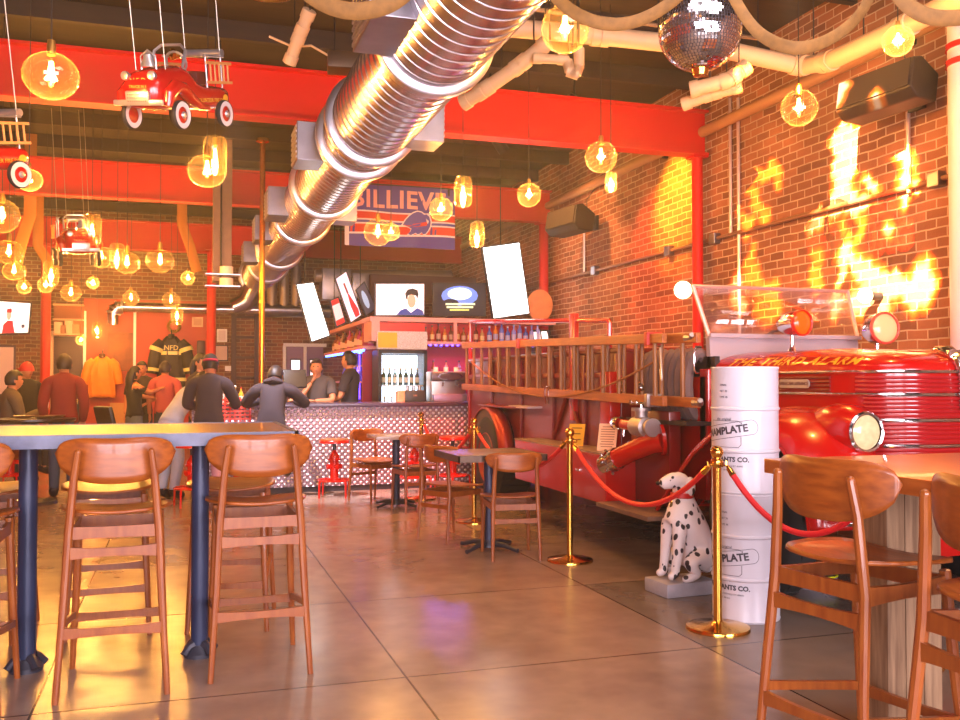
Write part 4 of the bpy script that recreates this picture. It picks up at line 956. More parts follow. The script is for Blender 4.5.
screen('television', 'television on top of the back bar showing a dark haired person in a blue jacket', quad_y(376, 284, 424, 315, 13.6), .05,
       [('f8e8ec', FULL, 'picture'), ('e8d0d0', [(.82, 0), (1, 0), (1, 1), (.86, 1)], 'picture_curtain'), ('2a3878', [(.42, 1), (.5, .85), (.62, .78), (.86, .78), (.97, .86), (1, 1)], 'picture_jacket'), ('f0e0e0', [(.62, .78), (.72, .93), (.85, .78), (.8, .72), (.66, .72)], 'picture_collar'),
        ('c89078', ell(.735, .55, .09, .22), 'picture_face'), ('1c1418', [(.62, .5), (.6, .3), (.65, .18), (.76, .14), (.86, .2), (.88, .34), (.85, .5), (.83, .38), (.72, .34), (.66, .38), (.645, .5)], 'picture_hair')], emit=1.0)
screen('television', 'television on top of the back bar showing a bright stage above lines of text', quad_y(434, 284, 485, 315, 13.6), .05,
       [('14141c', FULL, 'picture'), ('5878d0', ell(.5, .38, .36, .32), 'picture_glow'), ('c0d8ff', ell(.5, .32, .24, .2), 'picture_glow'), ('ffffff', ell(.5, .3, .12, .12), 'picture_glow'), ('181820', ell(.32, .62, .16, .14), 'picture_crowd'), ('101018', ell(.7, .75, .2, .12), 'picture_crowd'),
        ('d8e0b0', [(.22, .62), (.8, .62), (.8, .68), (.22, .68)], 'picture_text'), ('d8e0b0', [(.24, .72), (.76, .72), (.76, .78), (.24, .78)], 'picture_text'), ('d8d870', [(.3, .82), (.68, .82), (.68, .86), (.3, .86)], 'picture_text')], emit=1.0)
def tilted(pts, Y): return [at_y(a, b_, Y) for a, b_ in pts]
screen('menu_screen', 'tall tilted blank white screen hanging left of the bartenders', tilted([(297, 285), (313, 283), (329, 335), (312, 341)], 12.9), .06, [('ffffff', FULL, 'picture')], emit=3.2, group='tilted blank white screens')
screen('menu_screen', 'large tilted blank white screen left of the rolled hose disc', tilted([(483, 248), (519, 243), (529, 313), (494, 318)], 13.45), .06, [('ffffff', FULL, 'picture')], emit=3.2, group='tilted blank white screens')
g = 'tilted poster screens over the back bar wing'
screen('poster_screen', 'tilted pale poster screen with a red dress figure', tilted([(336, 279), (346, 272), (361, 315), (351, 322)], 14.2), .05, [('e0c8d8', FULL, 'picture'), ('c81820', [(.5, .4), (.62, .45), (.95, .85), (.9, .98), (.5, .98), (.42, .7)], 'picture_dress'), ('7a3020', [(.42, .18), (.58, .18), (.62, .42), (.46, .42)], 'picture_figure')], emit=.9, group=g)
screen('poster_screen', 'tilted dark poster screen with a pale blue shape', tilted([(357, 290), (364, 283), (376, 308), (366, 315)], 14.3), .05, [('3a3440', FULL, 'picture'), ('98a8c0', ell(.45, .5, .25, .35), 'picture_shape')], emit=.8, group=g)
screen('poster_screen', 'small tilted poster screen with a red top and foot', tilted([(331, 301), (338, 298), (345, 322), (337, 326)], 14.4), .05, [('e8b8b8', FULL, 'picture'), ('c81c18', [(0, 0), (1, 0), (1, .2), (0, .2)], 'picture_band'), ('c81c18', [(0, .8), (1, .8), (1, 1), (0, 1)], 'picture_band')], emit=.8, group=g)
screen('tablet_screen', 'small tablet with two white panes below the rolled hose disc', quad_y(532, 331, 549, 341, 13.4), .03, [('20181c', FULL, 'picture'), ('fff0f0', [(.08, .12), (.46, .06), (.5, .9), (.16, .95)], 'picture_pane'), ('fff0f0', [(.54, .06), (.86, .04), (.96, .85), (.6, .9)], 'picture_pane')], emit=1.2)
screen('television', 'television on the brick wall at the left edge showing a person in red', [at_y(-18, 300, 19.7), at_y(30.5, 303.5, 19.7), at_y(28, 332.5, 19.7), at_y(-20, 334, 19.7)], .08,
       [('f4ece8', FULL, 'picture'), ('c81828', [(.45, 1), (.47, .72), (.55, .6), (.66, .6), (.68, .75), (.72, 1)], 'picture_shirt'), ('c89880', ell(.575, .42, .05, .16), 'picture_face'), ('b01820', [(.52, .34), (.53, .22), (.62, .2), (.63, .34)], 'picture_cap'), ('3a3040', [(.85, .72), (.92, .72), (.92, .84), (.85, .84)], 'picture_logo')], emit=1.0)
# rolled fire hose disc
p = at_y(540, 307, 13.5)
t = thing('rolled_hose', 'flat disc of rolled tan fire hose standing right of the big white screen', 'hose', (p.x, 13.5, 2.32))
m = MB()
for k in range(8): rr2 = .03+k*.027; m.tube([(rr2*math.cos(a*PI/16)*.85, 0, .23+rr2*math.sin(a*PI/16)) for a in range(32)], .0145, 6, closed=True, flat=2.2)
m.build('hose_roll', M('tan hose', 'c88050', .8, var=.15), t)
MB().box((0, .02, -.0), (.12, .12, .03)).build('stand', BLACK, t)

# ------------------------------------------------------------------ back wall
OW = M('orange painted board wall', 'b8381c', .6, var=.08, vscale=1)
p0, p1 = at_y(84, 300, 19.9), at_y(212, 300, 19.9)
struct(MB().box(((p0.x+p1.x)/2, 19.94, 1.5), (p1.x-p0.x, .12, 3.0)).build('wall_partition', OW, smooth=False))
for i, (px, y0, y1, wd) in enumerate(((85, 0, 2.75, .05), (135, 0, 2.75, .05))):
    p = at_y(px, 300, 19.85); struct(MB().box((p.x, 19.86, (y0+y1)/2), (wd, .04, y1-y0)).build('trim_%d' % (i+2), WHITE, smooth=False))
d0, d1 = at_y(54, 337, 19.9), at_y(84, 337, 19.9)
do = MB(); do.box(((d0.x+d1.x)/2, 19.95, 1.12), (d1.x-d0.x, .06, 2.24)); do = struct(do.build('door_1', M('dark brown door', '3c1c0c', .5), smooth=False))
MB().box((d1.x-.12, 19.9, 1.0), (.03, .05, .14)).build('door_handle', BRASS, do)
m = MB(); m.box((d0.x-.05, 19.93, 1.15), (.08, .08, 2.3)); m.box(((d0.x+d1.x)/2, 19.93, 2.3), (d1.x-d0.x+.15, .08, .1)); struct(m.build('trim_4', CREAM, smooth=False))
# swing doors by the kitchen
e0, e1 = at_y(286, 347, 19.9), at_y(324, 347, 19.9); ew = (e1.x-e0.x)
for i in (0, 1):
    xc = e0.x+ew*(.25+.5*i); do = struct(MB().box((xc, 19.95, 1.06), (ew/2-.03, .06, 2.08)).build('door_%d' % (i+2), M('mauve swing door', '8c6c88', .5), smooth=False))
    MB().box((xc, 19.9, 1.58), (ew*.27, .02, .52), bev=.008).build('door_window_frame', BLACK, do, smooth=False); MB().box((xc, 19.885, 1.58), (ew*.22, .02, .46)).build('door_window', M('bright door window', 'fff0f0', .4, emit=1.1, ecol='ffe8f0'), do, smooth=False)
m = MB(); m.box(((e0.x+e1.x)/2, 19.92, 2.13), (ew+.1, .1, .07)); m.box((e0.x-.03, 19.92, 1.06), (.06, .1, 2.12)); m.box(((e0.x+e1.x)/2, 19.92, 1.06), (.06, .1, 2.12)); struct(m.build('trim_5', WHITE, smooth=False))
def backpoly(name, label, cat, px0, py0, px1, py1, Y, th, mt, group=None, frame=None, fw=.02, inner='picture'):
    a, b_ = at_y(px0, py0, Y), at_y(px1, py1, Y); x0, x1, z0, z1 = a.x, b_.x, b_.z, a.z
    t = thing(name, label, cat, ((x0+x1)/2, Y, z0), 0, group)
    MB().box(((x0+x1)/2, Y, (z0+z1)/2), (x1-x0, th, z1-z0)).build('frame' if frame else inner, frame or mt, t, w=True, smooth=False)
    if frame: MB().box(((x0+x1)/2, Y-th/2-.003, (z0+z1)/2), (x1-x0-2*fw, .008, z1-z0-2*fw)).build(inner, mt, t, w=True, smooth=False)
    return t, (x0, x1, z0, z1)
g = 'framed papers by the red column'
backpoly('framed_paper', 'upper white framed paper right of the far red column', 'framed paper', 217, 329, 227, 342, 19.95, .03, M('paper white', 'd8c8c8', .6), g, WHITE, .03)
backpoly('framed_paper', 'lower larger framed paper right of the far red column', 'framed paper', 215, 345, 228, 361, 19.95, .03, M('paper pale', 'c8a8a0', .6), g, BLACK, .02)
backpoly('wall_switch', 'small white switch plate below the framed papers', 'switch', 225, 366, 231, 371, 19.96, .02, WHITE, inner='plate')
backpoly('framed_picture', 'small pale square frame on the orange wall above the black coat', 'framed picture', 192, 317, 203, 327, 19.86, .03, M('pale print', 'c89878', .6), None, CREAM, .03)
backpoly('poster', 'cream poster with red marks at the left frame edge', 'poster', -10, 345, 15.5, 396, 19.8, .03, M('cream poster', 'd8b8a8', .6), None, M('dark poster frame', '4c3030', .5), .04)
t, q = backpoly('wall_mural', 'dark orange photograph of figures right of the orange jacket', 'picture', 108, 332, 134, 371, 19.86, .02, M('sepia mural', '9c5008', .6, col2='5c2804', vscale=3), None, inner='print')
t, (x0, x1, z0, z1) = backpoly('wall_shelf_unit', 'open shelf of pale boxes over the dark door', 'shelf', 54, 304, 84, 336, 19.75, .05, M('shelf back', '8a4420', .7), None, inner='back_board')
for k in range(3): MB().box(((x0+x1)/2, 19.66, z0+.02+k*(z1-z0-.04)/2), (x1-x0, .22, .03)).build('shelf_board', M('pale shelf board', 'c89068', .5), t, w=True, smooth=False)
for i, (a, wd, h) in enumerate(((.12, .13, .22), (.3, .1, .16), (.47, .14, .25), (.7, .12, .18))):
    x = x0+(x1-x0)*(a+.05); tag(MB().box((x, 19.64, z0+.036+h/2), (wd, .15, h)).build('storage_box', M('pale box %d' % i, ['e0b090', 'b07858', 'd8a080', 'a86848'][i], .7), w=True, smooth=False), 'pale box on the lower shelf over the dark door, %s from left' % ORD[i], 'box', 'boxes on the shelf over the door')
backpoly('crate_panel', 'pale board panel leaning low on the orange wall behind the couple', 'panel', 110, 403, 131, 452, 19.7, .05, M('pale board', 'c08850', .7), None, inner='board')
# iron ladder frame on the brick
a, b_ = at_y(234, 312, 19.9), at_y(257, 312, 19.9); m = MB(); IR = M('rusty dark iron', '4a3028', .6)
for x in (a.x, b_.x): m.box((x, 19.92, 1.5), (.1, .1, 2.6))
for k in range(6): m.box(((a.x+b_.x)/2, 19.94, .6+k*.42), (b_.x-a.x, .05, .05))
tag(m.build('iron_frame', IR, w=True, smooth=False), 'rusty iron upright frame on the brick left of the brass pole', 'frame')
# jackets
def jacket(name, label, px, py, Y, wd, h, mt, stripes=None, collar=None):
    p = at_y(px, py, Y); t = thing(name, label, 'jacket', (p.x, Y, p.z))
    def fn(u, v):
        a = 2*PI*u; zz = h*v; k = .86+.14*(1-v) if v < .8 else (.86-.52*((v-.8)/.2)**1.5)
        return (wd/2*k*math.copysign(abs(math.cos(a))**.8, math.cos(a)), -.06+.10*k*math.sin(a)+.012*math.sin(9*a+3*v), zz+.015*math.sin(a*3)*(1-v))
    m = MB().grid(fn, 28, 12, True); m.build('coat_body', mt, t, solid=.01)
    for s in (-1, 1):
        MB().tube([(s*wd*.30, -.06, h*.90), (s*wd*.46, -.07, h*.80), (s*wd*.58, -.08, h*.55), (s*wd*.64, -.09, h*.32)], [h*.09, h*.115, h*.11, h*.095], 12).build('sleeve', mt, t)
        if stripes: MB().cyl((s*wd*.615, -.086, h*.42), (s*wd*.63, -.09, h*.36), h*.112, h*.108, 12).build('sleeve_stripe', stripes, t); MB().cyl((s*wd*.47, -.07, h*.79), (s*wd*.52, -.075, h*.72), h*.128, h*.128, 12).build('sleeve_stripe', stripes, t)
    if stripes:
        for zz in (.18, .66):
            m = MB()
            def f2(u, v): a = 2*PI*u; k = 1.0 if zz < .5 else .9; return ((wd/2*k+.012)*math.copysign(abs(math.cos(a))**.8, math.cos(a)), -.06+(.10*k+.014)*math.sin(a), h*zz+v*.07)
            m.grid(f2, 28, 1, True); m.build('reflective_stripe', stripes, t)
    m = MB().lathe([(.05, 0), (.10, .02), (.09, .09), (.06, .1)], (0, -.05, h*.95), 14, sc=(1.2, .7)); m.build('collar', collar or mt, t)
    m = MB().tube([(0, .17, h+.13), (0, .02, h+.12), (0, .0, h+.02)], .012, 6); m.build('hanger_hook', BLACK, t)
    return t
jacket('fire_jacket', 'bright orange firefighter jacket hung on the orange wall', 102, 397, 19.72, .50, .80, M('orange jacket cloth', 'f08010', .7, var=.1), None, M('dark collar', '4a2414', .7))
jt = jacket('fire_coat', 'black firefighter coat with yellow reflective stripes hung on the orange wall', 171, 391, 19.72, .56, 1.1, M('black coat cloth', '201c18', .7, var=.2), M('lime stripe', 'd8c060', .4, emit=.15))
MB().text('NFD', .14, Matrix.Translation((0, -.185, .86)) @ Matrix.Rotation(PI/2, 4, 'X'), .002).build('back_lettering', M('lime stripe'), jt, smooth=False)
p = at_y(174, 326, 19.7)
t = thing('brass_wreath', 'round brass wreath hung on the orange wall above the black coat', 'wreath', (p.x, 19.78, p.z-.15))
m = MB()
for k in range(14): a = 2*PI*k/14; m.sph((.11*math.cos(a), 0, .15+.11*math.sin(a)), (.035, .03, .035), 8, 6)
m.build('wreath', M('antique brass', '9c7028', .35, .8), t)
p = at_y(201, 350, 19.7)
t = thing('wall_phone', 'dark handset box on the orange wall right of the black coat', 'phone', (p.x, 19.84, p.z-.15)); MB().box((0, 0, .17), (.16, .08, .36), bev=.03).build('box', M('dark red brown box', '4c201c', .5), t)

# kitchen ducts behind the bar
m = MB()
t = thing('kitchen_duct', 'grey riveted sheet metal duct boxes behind the poster screens', 'duct', (3.1, 17.2, 2.7))
a, b_ = at_y(322, 268, 17), at_y(392, 301, 17); mid = at_y(352, 285, 17).x
MB().box(((a.x+mid)/2, 17.2, (a.z+b_.z)/2), (mid-a.x-.02, .4, a.z-b_.z), bev=.01).build('duct_box', GALV, t, w=True)
MB().box(((mid+b_.x)/2, 17.2, (a.z+b_.z)/2-.02), (b_.x-mid-.02, .42, a.z-b_.z-.1), bev=.01).build('duct_box', GALV, t, w=True)
MB().cyl((a.x-.1, 17.2, 3.3), (b_.x+1.2, 17.2, 3.38), .12, n=18).build('pipe', M('dull pipe', '8c7c70', .45, .6), t, w=True)
for i, px in enumerate((272, 284, 296)):
    p = at_y(px, 285, 18.6); MB().cyl((p.x, 18.6, 2.7), (p.x, 18.6, 3.7), .1, n=16).build('pipe', M('dull pipe'), t, w=True)
MB().cyl((at_y(262, 296, 18.6).x, 18.6, 2.76), (at_y(330, 296, 18.6).x, 18.6, 2.76), .13, n=18).build('pipe', GALV, t, w=True)
MB().box((at_y(425, 285, 16.5).x, 16.6, 3.05), (2.0, .12, .5)).build('bulkhead', M('dark bulkhead', '4c2c28', .6), t, w=True, smooth=False)
# ------------------------------------------------------------------ people
def person(label, px, d, rz, H=1.72, pose=None, skin='c08060', shirt=None, sleeve='short', pants=None, hair='241814', hairlen=0, cap=None, head=(0, 0), female=False, seatz=None, apron=None, yoff=0, top='shirt'):
    p = at_d(px, 381, d); k = H/1.72
    t = thing('person', label, 'person', (p.x, p.y+yoff, 0), rz)
    sw = .165 if female else .185
    J = {'hip': (0, 0, .93), 'waist': (0, .01, 1.08), 'chest': (0, 0, 1.27), 'base': (0, -.015, 1.42), 'neck': (0, 0, 1.50)}
    for s, c in ((-1, 'L'), (1, 'R')):
        J.update({'sh'+c: (s*sw, -.01, 1.39), 'el'+c: (s*(sw+.06), -.03, 1.11), 'wr'+c: (s*(sw+.06), .06, .87),
                  'hj'+c: (s*.085, 0, .88), 'kn'+c: (s*.095, .02, .48), 'an'+c: (s*.10, -.02, .085), 'to'+c: (s*.11, .13, .035)})
    if pose: J.update({a: b_ for a, b_ in pose.items() if a != 'headc'})
    J = {n: Vector(v)*k for n, v in J.items()}
    RD = {'hip': (.15, .12), 'waist': (.125, .10), 'chest': (.15, .115), 'base': (.085, .075), 'neck': .052}
    if female: RD.update({'waist': (.105, .085), 'chest': (.13, .10), 'hip': (.15, .12), 'base': (.07, .065), 'neck': .045})
    g = .86 if female else 1
    for c in 'LR': RD.update({'sh'+c: .062*g, 'el'+c: .044*g, 'wr'+c: .028*g, 'hj'+c: .088, 'kn'+c: .06, 'an'+c: .042, 'to'+c: .036})
    E = [('hip', 'waist'), ('waist', 'chest'), ('chest', 'base'), ('base', 'neck')]
    LB = ['torso', 'torso', 'torso', 'neck']
    for c in 'LR':
        E += [('base', 'sh'+c), ('sh'+c, 'el'+c), ('el'+c, 'wr'+c), ('hip', 'hj'+c), ('hj'+c, 'kn'+c), ('kn'+c, 'an'+c), ('an'+c, 'to'+c)]; LB += ['torso', 'arm', 'fore', 'hips', 'thigh', 'shin', 'foot']
    sm = M('skin '+skin, skin, .5)
    bm = skin_mesh(J, E, RD, 'hip', 2)
    mb = MB(); mb.bm.free(); mb.bm = bm
    for f in bm.faces: f.material_index = 0
    nb = len(bm.faces); bm.faces.ensure_lookup_table()
    # label the faces for the clothes
    segs = [(J[a], J[b_], l) for (a, b_), l in zip(E, LB)]
    fl = []
    for f in bm.faces:
        c = f.calc_center_median(); best = (9, None, 0)
        for a, b_, l in segs:
            ab = b_-a; h = max(0, min(1, (c-a).dot(ab)/max(1e-9, ab.length_squared))); dd = (c-(a+ab*h)).length-(.08 if l in ('torso', 'hips') else 0)
            if dd < best[0]: best = (dd, l, h)
        fl.append(best[1:])
    def shell(name, test, mt, off):
        sb = MB(); mp = {}
        bm.normal_update()
        for i in range(nb):
            if not test(*fl[i], bm.faces[i].calc_center_median()): continue
            vs = []
            for v in bm.faces[i].verts:
                if v not in mp: mp[v] = sb.bm.verts.new(v.co+v.normal*off*.8)
                vs.append(mp[v])
            sb.face(vs)
        return sb.build(name, mt, t, sharp=180, solid=.008)
    wz = J['waist'].z-.04*k
    if pants:
        shell('trousers', lambda l, h, c: l in ('hips', 'thigh') or (l == 'shin' and h < .9) or (l == 'torso' and (c-J['hip']).length < .2 and (c-J['waist']).dot((J['waist']-J['hip']).normalized()) < -.02), M('cloth '+pants, pants, .8, var=.1), .012)
    shell('shoes', lambda l, h, c: l == 'foot' or (l == 'shin' and h > .93), M('shoe dark', '241c20', .6), .016)
    if shirt:
        up = (J['base']-J['chest']).normalized(); ax = (J['waist']-J['hip']).normalized()
        def ts(l, h, c):
            if l == 'torso' or l == 'neck' and h < .1: 
                if top == 'tank' and (c-J['chest']).dot(up) > .09 and abs((c-J['chest']).dot((J['shR']-J['shL']).normalized())) > .07: return False
                return (c-J['hip']).dot(ax) > -.03
            if l == 'hips': return (c-J['hip']).dot(ax) > -.03
            if sleeve == 'none': return False
            return (l == 'arm' and (sleeve == 'long' or h < .72)) or (l == 'fore' and sleeve == 'long' and h < .93)
        shell(top if top != 'tank' else 'vest_top', ts, M('cloth '+shirt, shirt, .85, var=.08), .018)
    # hands: palm, four fingers and a thumb each
    for c, s in (('L', -1), ('R', 1)):
        w_ = J['wr'+c]; d_ = (w_-J['el'+c]).normalized(); side = d_.cross(Vector((0, 0, 1)) if abs(d_.z) < .8 else Vector((0, 1, 0))).normalized(); pn = side.cross(d_)
        if abs(d_.z) > .8: side, pn = pn, side
        b0 = w_+d_*.05; mb.tube([w_, w_+d_*.03, w_+d_*.075, w_+d_*.095], [.026*g, .033*g, .036*g, .03*g], 10, upv=tuple(pn), flat=.55)
        for q, (o_, L) in enumerate(((-.027, .062), (-.009, .074), (.009, .07), (.026, .056))):
            a = w_+d_*.085+side*o_*g; mb.tube([a, a+d_*L*.45-pn*.006, a+d_*L*.8-pn*.02, a+d_*L*.9-pn*.034], [.0095, .009, .008, .006], 6)
        a = w_+d_*.03-side*.026*g*s; mb.tube([a, a+d_*.03-side*.022*s-pn*.008, a+d_*.055-side*.026*s-pn*.02], [.012, .010, .007], 6)
    # head
    hy, hp = head; hc = J['neck']+Vector((0, .02, .115))*k
    if pose and 'headc' in pose: hc = Vector(pose['headc'])*k
    mb.tube([J['base'], J['neck'], hc-Vector((0, 0, .03))], [.06*g, .053*g, .055*g], 12)
    HR = Euler((R(hp), 0, R(hy))).to_matrix()
    def hp_(th, ph, ex=0):
        x = math.sin(th)*math.cos(ph); y = math.sin(th)*math.sin(ph); z = math.cos(th)
        j = max(0, -z); X = x*.077*(1-.32*j*(1 if y > 0 else .5)); Y = y*(.098 if y < 0 else .093)+(.012*j if y > 0 else 0); Z = z*.118
        if y > .5:   # nose, brow, lips
            nx = math.exp(-(x/.16)**2)
            Y += .022*nx*math.exp(-((z+.12)/.16)**2)+.006*math.exp(-((z+.42)/.09)**2)*math.exp(-(x/.3)**2)-.010*math.exp(-((abs(x)-.35)/.16)**2)*math.exp(-((z-.08)/.13)**2)
        v = Vector((X, Y, Z)); v += v.normalized()*ex
        return HR @ (v*k*(.96 if female else 1))+hc
    NU, NV = 26, 20
    rows = [[mb.bm.verts.new(hp_(PI*j/NV, 2*PI*i/NU)) for i in range(NU)] for j in range(1, NV)]
    for a, b_ in zip(rows, rows[1:]):
        for i in range(NU): mb.face([a[i], a[(i+1) % NU], b_[(i+1) % NU], b_[i]], 0)
    mb.face(rows[0], 0); mb.face(rows[-1][::-1], 0)
    for s in (-1, 1):
        e = hc+HR@(Vector((s*.078, -.008, -.005))*k); mb.sph(e, (.012, .02, .032), 8, 6, (R(hp), 0, R(hy)))
    mb.build('body', sm, t, sharp=180)
    for s in (-1, 1):
        e = hc+HR@(Vector((s*.029, .083, .012))*k); MB().sph(e, (.012, .007, .008), 8, 6, (R(hp), 0, R(hy))).build('eye', M('dark eye', '1c1210', .3), t)
    MB().sph(hc+HR@(Vector((0, .094, -.052))*k), (.022, .006, .006), 8, 6, (R(hp), 0, R(hy))).build('mouth', M('lip', '8c3c34', .5), t)
    hm = M('hair '+hair, hair, .55)
    m = MB(); V = {}
    for j in range(0, NV+1):
        for i in range(NU): V[(j, i)] = m.bm.verts.new(hp_(max(.02, PI*j/NV), 2*PI*i/NU, .012+.004*math.sin(i*2.3+j)))
    for j in range(NV):
        for i in range(NU):
            ph = 2*PI*(i+.5)/NU; y = math.sin(ph); z = math.cos(PI*(j+.5)/NV)
            lim = (.42 if y > .3 else (-.05 if y > -.1 else (-.5 if not hairlen else -.7)))
            if z > lim: m.face([V[(j, i)], V[(j, (i+1) % NU)], V[(j+1, (i+1) % NU)], V[(j+1, i)]])
    m.build('hair', hm, t, sharp=180, solid=.006)
    if hairlen:
        m = MB(); a = hc+HR@Vector((0, -.06, .02)); pts = [a, a+Vector((0, -.03, -.1)), a+Vector((0, -.03, -.1-hairlen*.5)), a+Vector((0, -.02, -.1-hairlen))]
        m.tube(pts, [.085, .088, .075, .03], 14, flat=.6, upv=(0, 1, 0)); m.build('hair_fall', hm, t)
    if cap:
        m = MB(); rows = []
        for j in range(0, 9):
            rows.append([m.bm.verts.new(hp_(max(.02, PI*.5*j/8), 2*PI*i/NU, .022)) for i in range(NU)])
        for a, b_ in zip(rows, rows[1:]):
            for i in range(NU): m.face([a[i], a[(i+1) % NU], b_[(i+1) % NU], b_[i]])
        m.face(rows[0])
        m.build('cap', M('cap cloth '+cap[0], cap[0], .7), t, sharp=180)
        bs = -1 if cap[2] else 1; m = MB(); pl = [hc+HR@Vector((x, bs*(.085+.075*math.sqrt(max(0, 1-(x/.08)**2))), .02-.01*bs)) for x in [(-.08+.16*q/10) for q in range(11)]]
        m.prism(pl+[hc+HR@Vector((.07, bs*.05, .02)), hc+HR@Vector((-.07, bs*.05, .02))], HR@Vector((0, 0, .012))); m.build('cap_brim', M('cap cloth '+cap[1], cap[1], .7), t)
    return t, hc, J
def sit(zs, fwd=.42):
    q = {}
    dz = zs+.09-.93
    for n, v in {'hip': (0, 0, .93), 'waist': (0, .0, 1.08), 'chest': (0, .0, 1.27), 'base': (0, -.01, 1.42), 'neck': (0, .02, 1.50)}.items(): q[n] = (v[0], v[1], v[2]+dz)
    for s, c in ((-1, 'L'), (1, 'R')):
        q.update({'sh'+c: (s*.18, 0, 1.39+dz), 'hj'+c: (s*.09, .03, .9+dz), 'kn'+c: (s*.13, fwd, .90+dz), 'an'+c: (s*.12, fwd-.03, .90+dz-.42), 'to'+c: (s*.12, fwd+.11, .90+dz-.47)})
    return q
# 1 woman with a cup at the left edge
q = sit(.62); q.update({'elR': (.26, .06, .90), 'wrR': (.18, .28, 1.0), 'elL': (-.22, .12, .92), 'wrL': (-.08, .3, .92)})
t1, hc, J = person('person with short dark hair holding up a paper cup, seated at the left edge', 11, 11.6, R(-65), 1.70, q, 'b87850', '5a4a34', 'long', '3a342c', '1c1410', head=(-5, 0), top='jumper')
w_ = t1.matrix_basis; bpy.context.view_layer.update(); hp3 = t1.matrix_world @ (J['wrR']+(J['wrR']-J['elR']).normalized()*.10)
t = thing('paper_cup', 'white paper cup held by the seated person at the left edge', 'cup', tuple(hp3-Vector((0, 0, .04)))); MB().lathe([(0, 0), (.032, 0), (.044, .12), (.04, .12)], n=16).build('cup', WHITE, t)
# 2 red cap
person('person in a red cap and black shirt behind the seated person with a cup', 26, 12.6, R(-150), 1.60, {'elL': (-.27, .0, 1.1), 'wrL': (-.2, .2, 1.0)}, 'b07048', '18141a', 'short', '2c3038', '201410', cap=('b01818', 'b01818', True), head=(10, 0))
# 3 dark red jumper
person('person seen from behind in a dark red jumper and blue jeans near the dark door', 64, 11.0, R(4), 1.67, {'elL': (-.235, -.05, 1.12), 'wrL': (-.21, .1, .92), 'elR': (.235, -.05, 1.12), 'wrR': (.21, .1, .92), 'shL': (-.18, -.01, 1.39), 'shR': (.18, -.01, 1.39)}, 'b07048', '7a1810', 'long', '3a4050', '241610', top='jumper')
# 4,5 couple
person('person with long dark hair and black vest top hugging the man facing the camera', 134, 14.2, R(-60), 1.58, {'elR': (.20, .18, 1.30), 'wrR': (.10, .42, 1.36), 'elL': (-.2, .2, 1.24), 'wrL': (-.08, .42, 1.2)}, 'c07848', '181418', 'none', '4c5868', '1c120c', .34, female=True, top='tank')
person('person in a dark shirt facing the camera, hugged by the person in the vest top', 142, 14.7, R(170), 1.66, {'elL': (-.26, .08, 1.16), 'wrL': (-.12, .22, 1.06)}, 'b87048', '2a1c18', 'short', '2c2420', '1c120c', head=(0, 0))
# 6 pink shirt
person('person seen from behind in a faded pink shirt in front of the black coat', 165, 14.6, R(-8), 1.66, {}, 'b87048', 'b04c44', 'short', '30343c', '241610')
# 7 bending over
q = {'hip': (0, -.10, .92), 'waist': (0, .0, 1.04), 'chest': (0, .15, 1.17), 'base': (0, .27, 1.28), 'neck': (0, .33, 1.33), 'headc': (0, .42, 1.40), 'shL': (-.16, .25, 1.26), 'shR': (.16, .25, 1.26), 'elL': (-.2, .42, 1.08), 'wrL': (-.12, .6, 1.12), 'elR': (.2, .42, 1.08), 'wrR': (.12, .6, 1.12), 'hjL': (-.085, -.1, .88), 'hjR': (.085, -.1, .88), 'knL': (-.1, -.04, .48), 'knR': (.1, -.04, .48), 'anL': (-.1, -.12, .085), 'anR': (.1, -.12, .085), 'toL': (-.1, .03, .035), 'toR': (.1, .03, .035)}
person('person with dark hair in pale blue dungarees bending towards the bar', 176, 10.9, R(-48), 1.68, q, 'c07850', 'a8b0c8', 'none', 'a8b0c8', '1c1210', .12, head=(0, -25), female=True, top='tank')
# 8 behind cap man
person('person with long dark hair looking down, mostly hidden behind the man in the backwards cap', 199, 11.7, R(-120), 1.70, {}, 'c08058', '2c2028', 'short', '2c3038', '20140e', .25, head=(0, -15), female=True)
# 9 cap man
person('person in a backwards black cap and black sweatshirt leaning on the bar, seen from behind', 209, 10.35, R(-8), 1.68, {'chest': (0, .04, 1.26), 'base': (0, .07, 1.40), 'neck': (0, .1, 1.47), 'shL': (-.19, .06, 1.37), 'shR': (.19, .06, 1.37), 'elL': (-.27, .18, 1.12), 'wrL': (-.14, .42, 1.12), 'elR': (.29, .2, 1.12), 'wrR': (.22, .46, 1.13)}, 'b87050', '2c2430', 'long', 'b88898', '1c1410', cap=('18141c', 'c83050', True), head=(8, -12), top='jumper')
# 10 hoodie
q = sit(.69); q.update({'waist': (0, .06, 1.0), 'chest': (0, .14, 1.16), 'base': (0, .22, 1.29), 'neck': (0, .27, 1.35), 'headc': (0, .33, 1.43), 'shL': (-.2, .2, 1.26), 'shR': (.2, .2, 1.26), 'elL': (-.36, .34, 1.1), 'wrL': (-.2, .56, 1.13), 'elR': (.36, .34, 1.1), 'wrR': (.2, .56, 1.13)})
th, hc, J = person('person in a black hooded top hunched over the bar, elbows spread, seen from behind', 271, 10.55, R(-14), 1.72, q, 'a86c48', '241c28', 'long', '201c28', '181014', head=(0, -30), top='jumper')
MB().tube([(-.09, .18, 1.36), (0, .14, 1.38), (.09, .18, 1.36)], [.05, .075, .05], 12, flat=.6, upv=(0, 0, 1)).build('hood', M('cloth 241c28'), th)
# 11 chin in hand
q = {'base': (0, .05, 1.40), 'neck': (0, .07, 1.47), 'chest': (0, .03, 1.26), 'elL': (-.26, .2, 1.13), 'wrL': (-.04, .34, 1.13), 'elR': (.2, .26, 1.14), 'wrR': (.05, .17, 1.38)}
person('bartender behind the bar in a grey and black shirt with hand raised to the chin', 318, 12.75, R(158), 1.68, q, 'c07c58', '4c4444', 'short', '1c1820', '2c1a10', head=(8, 5))
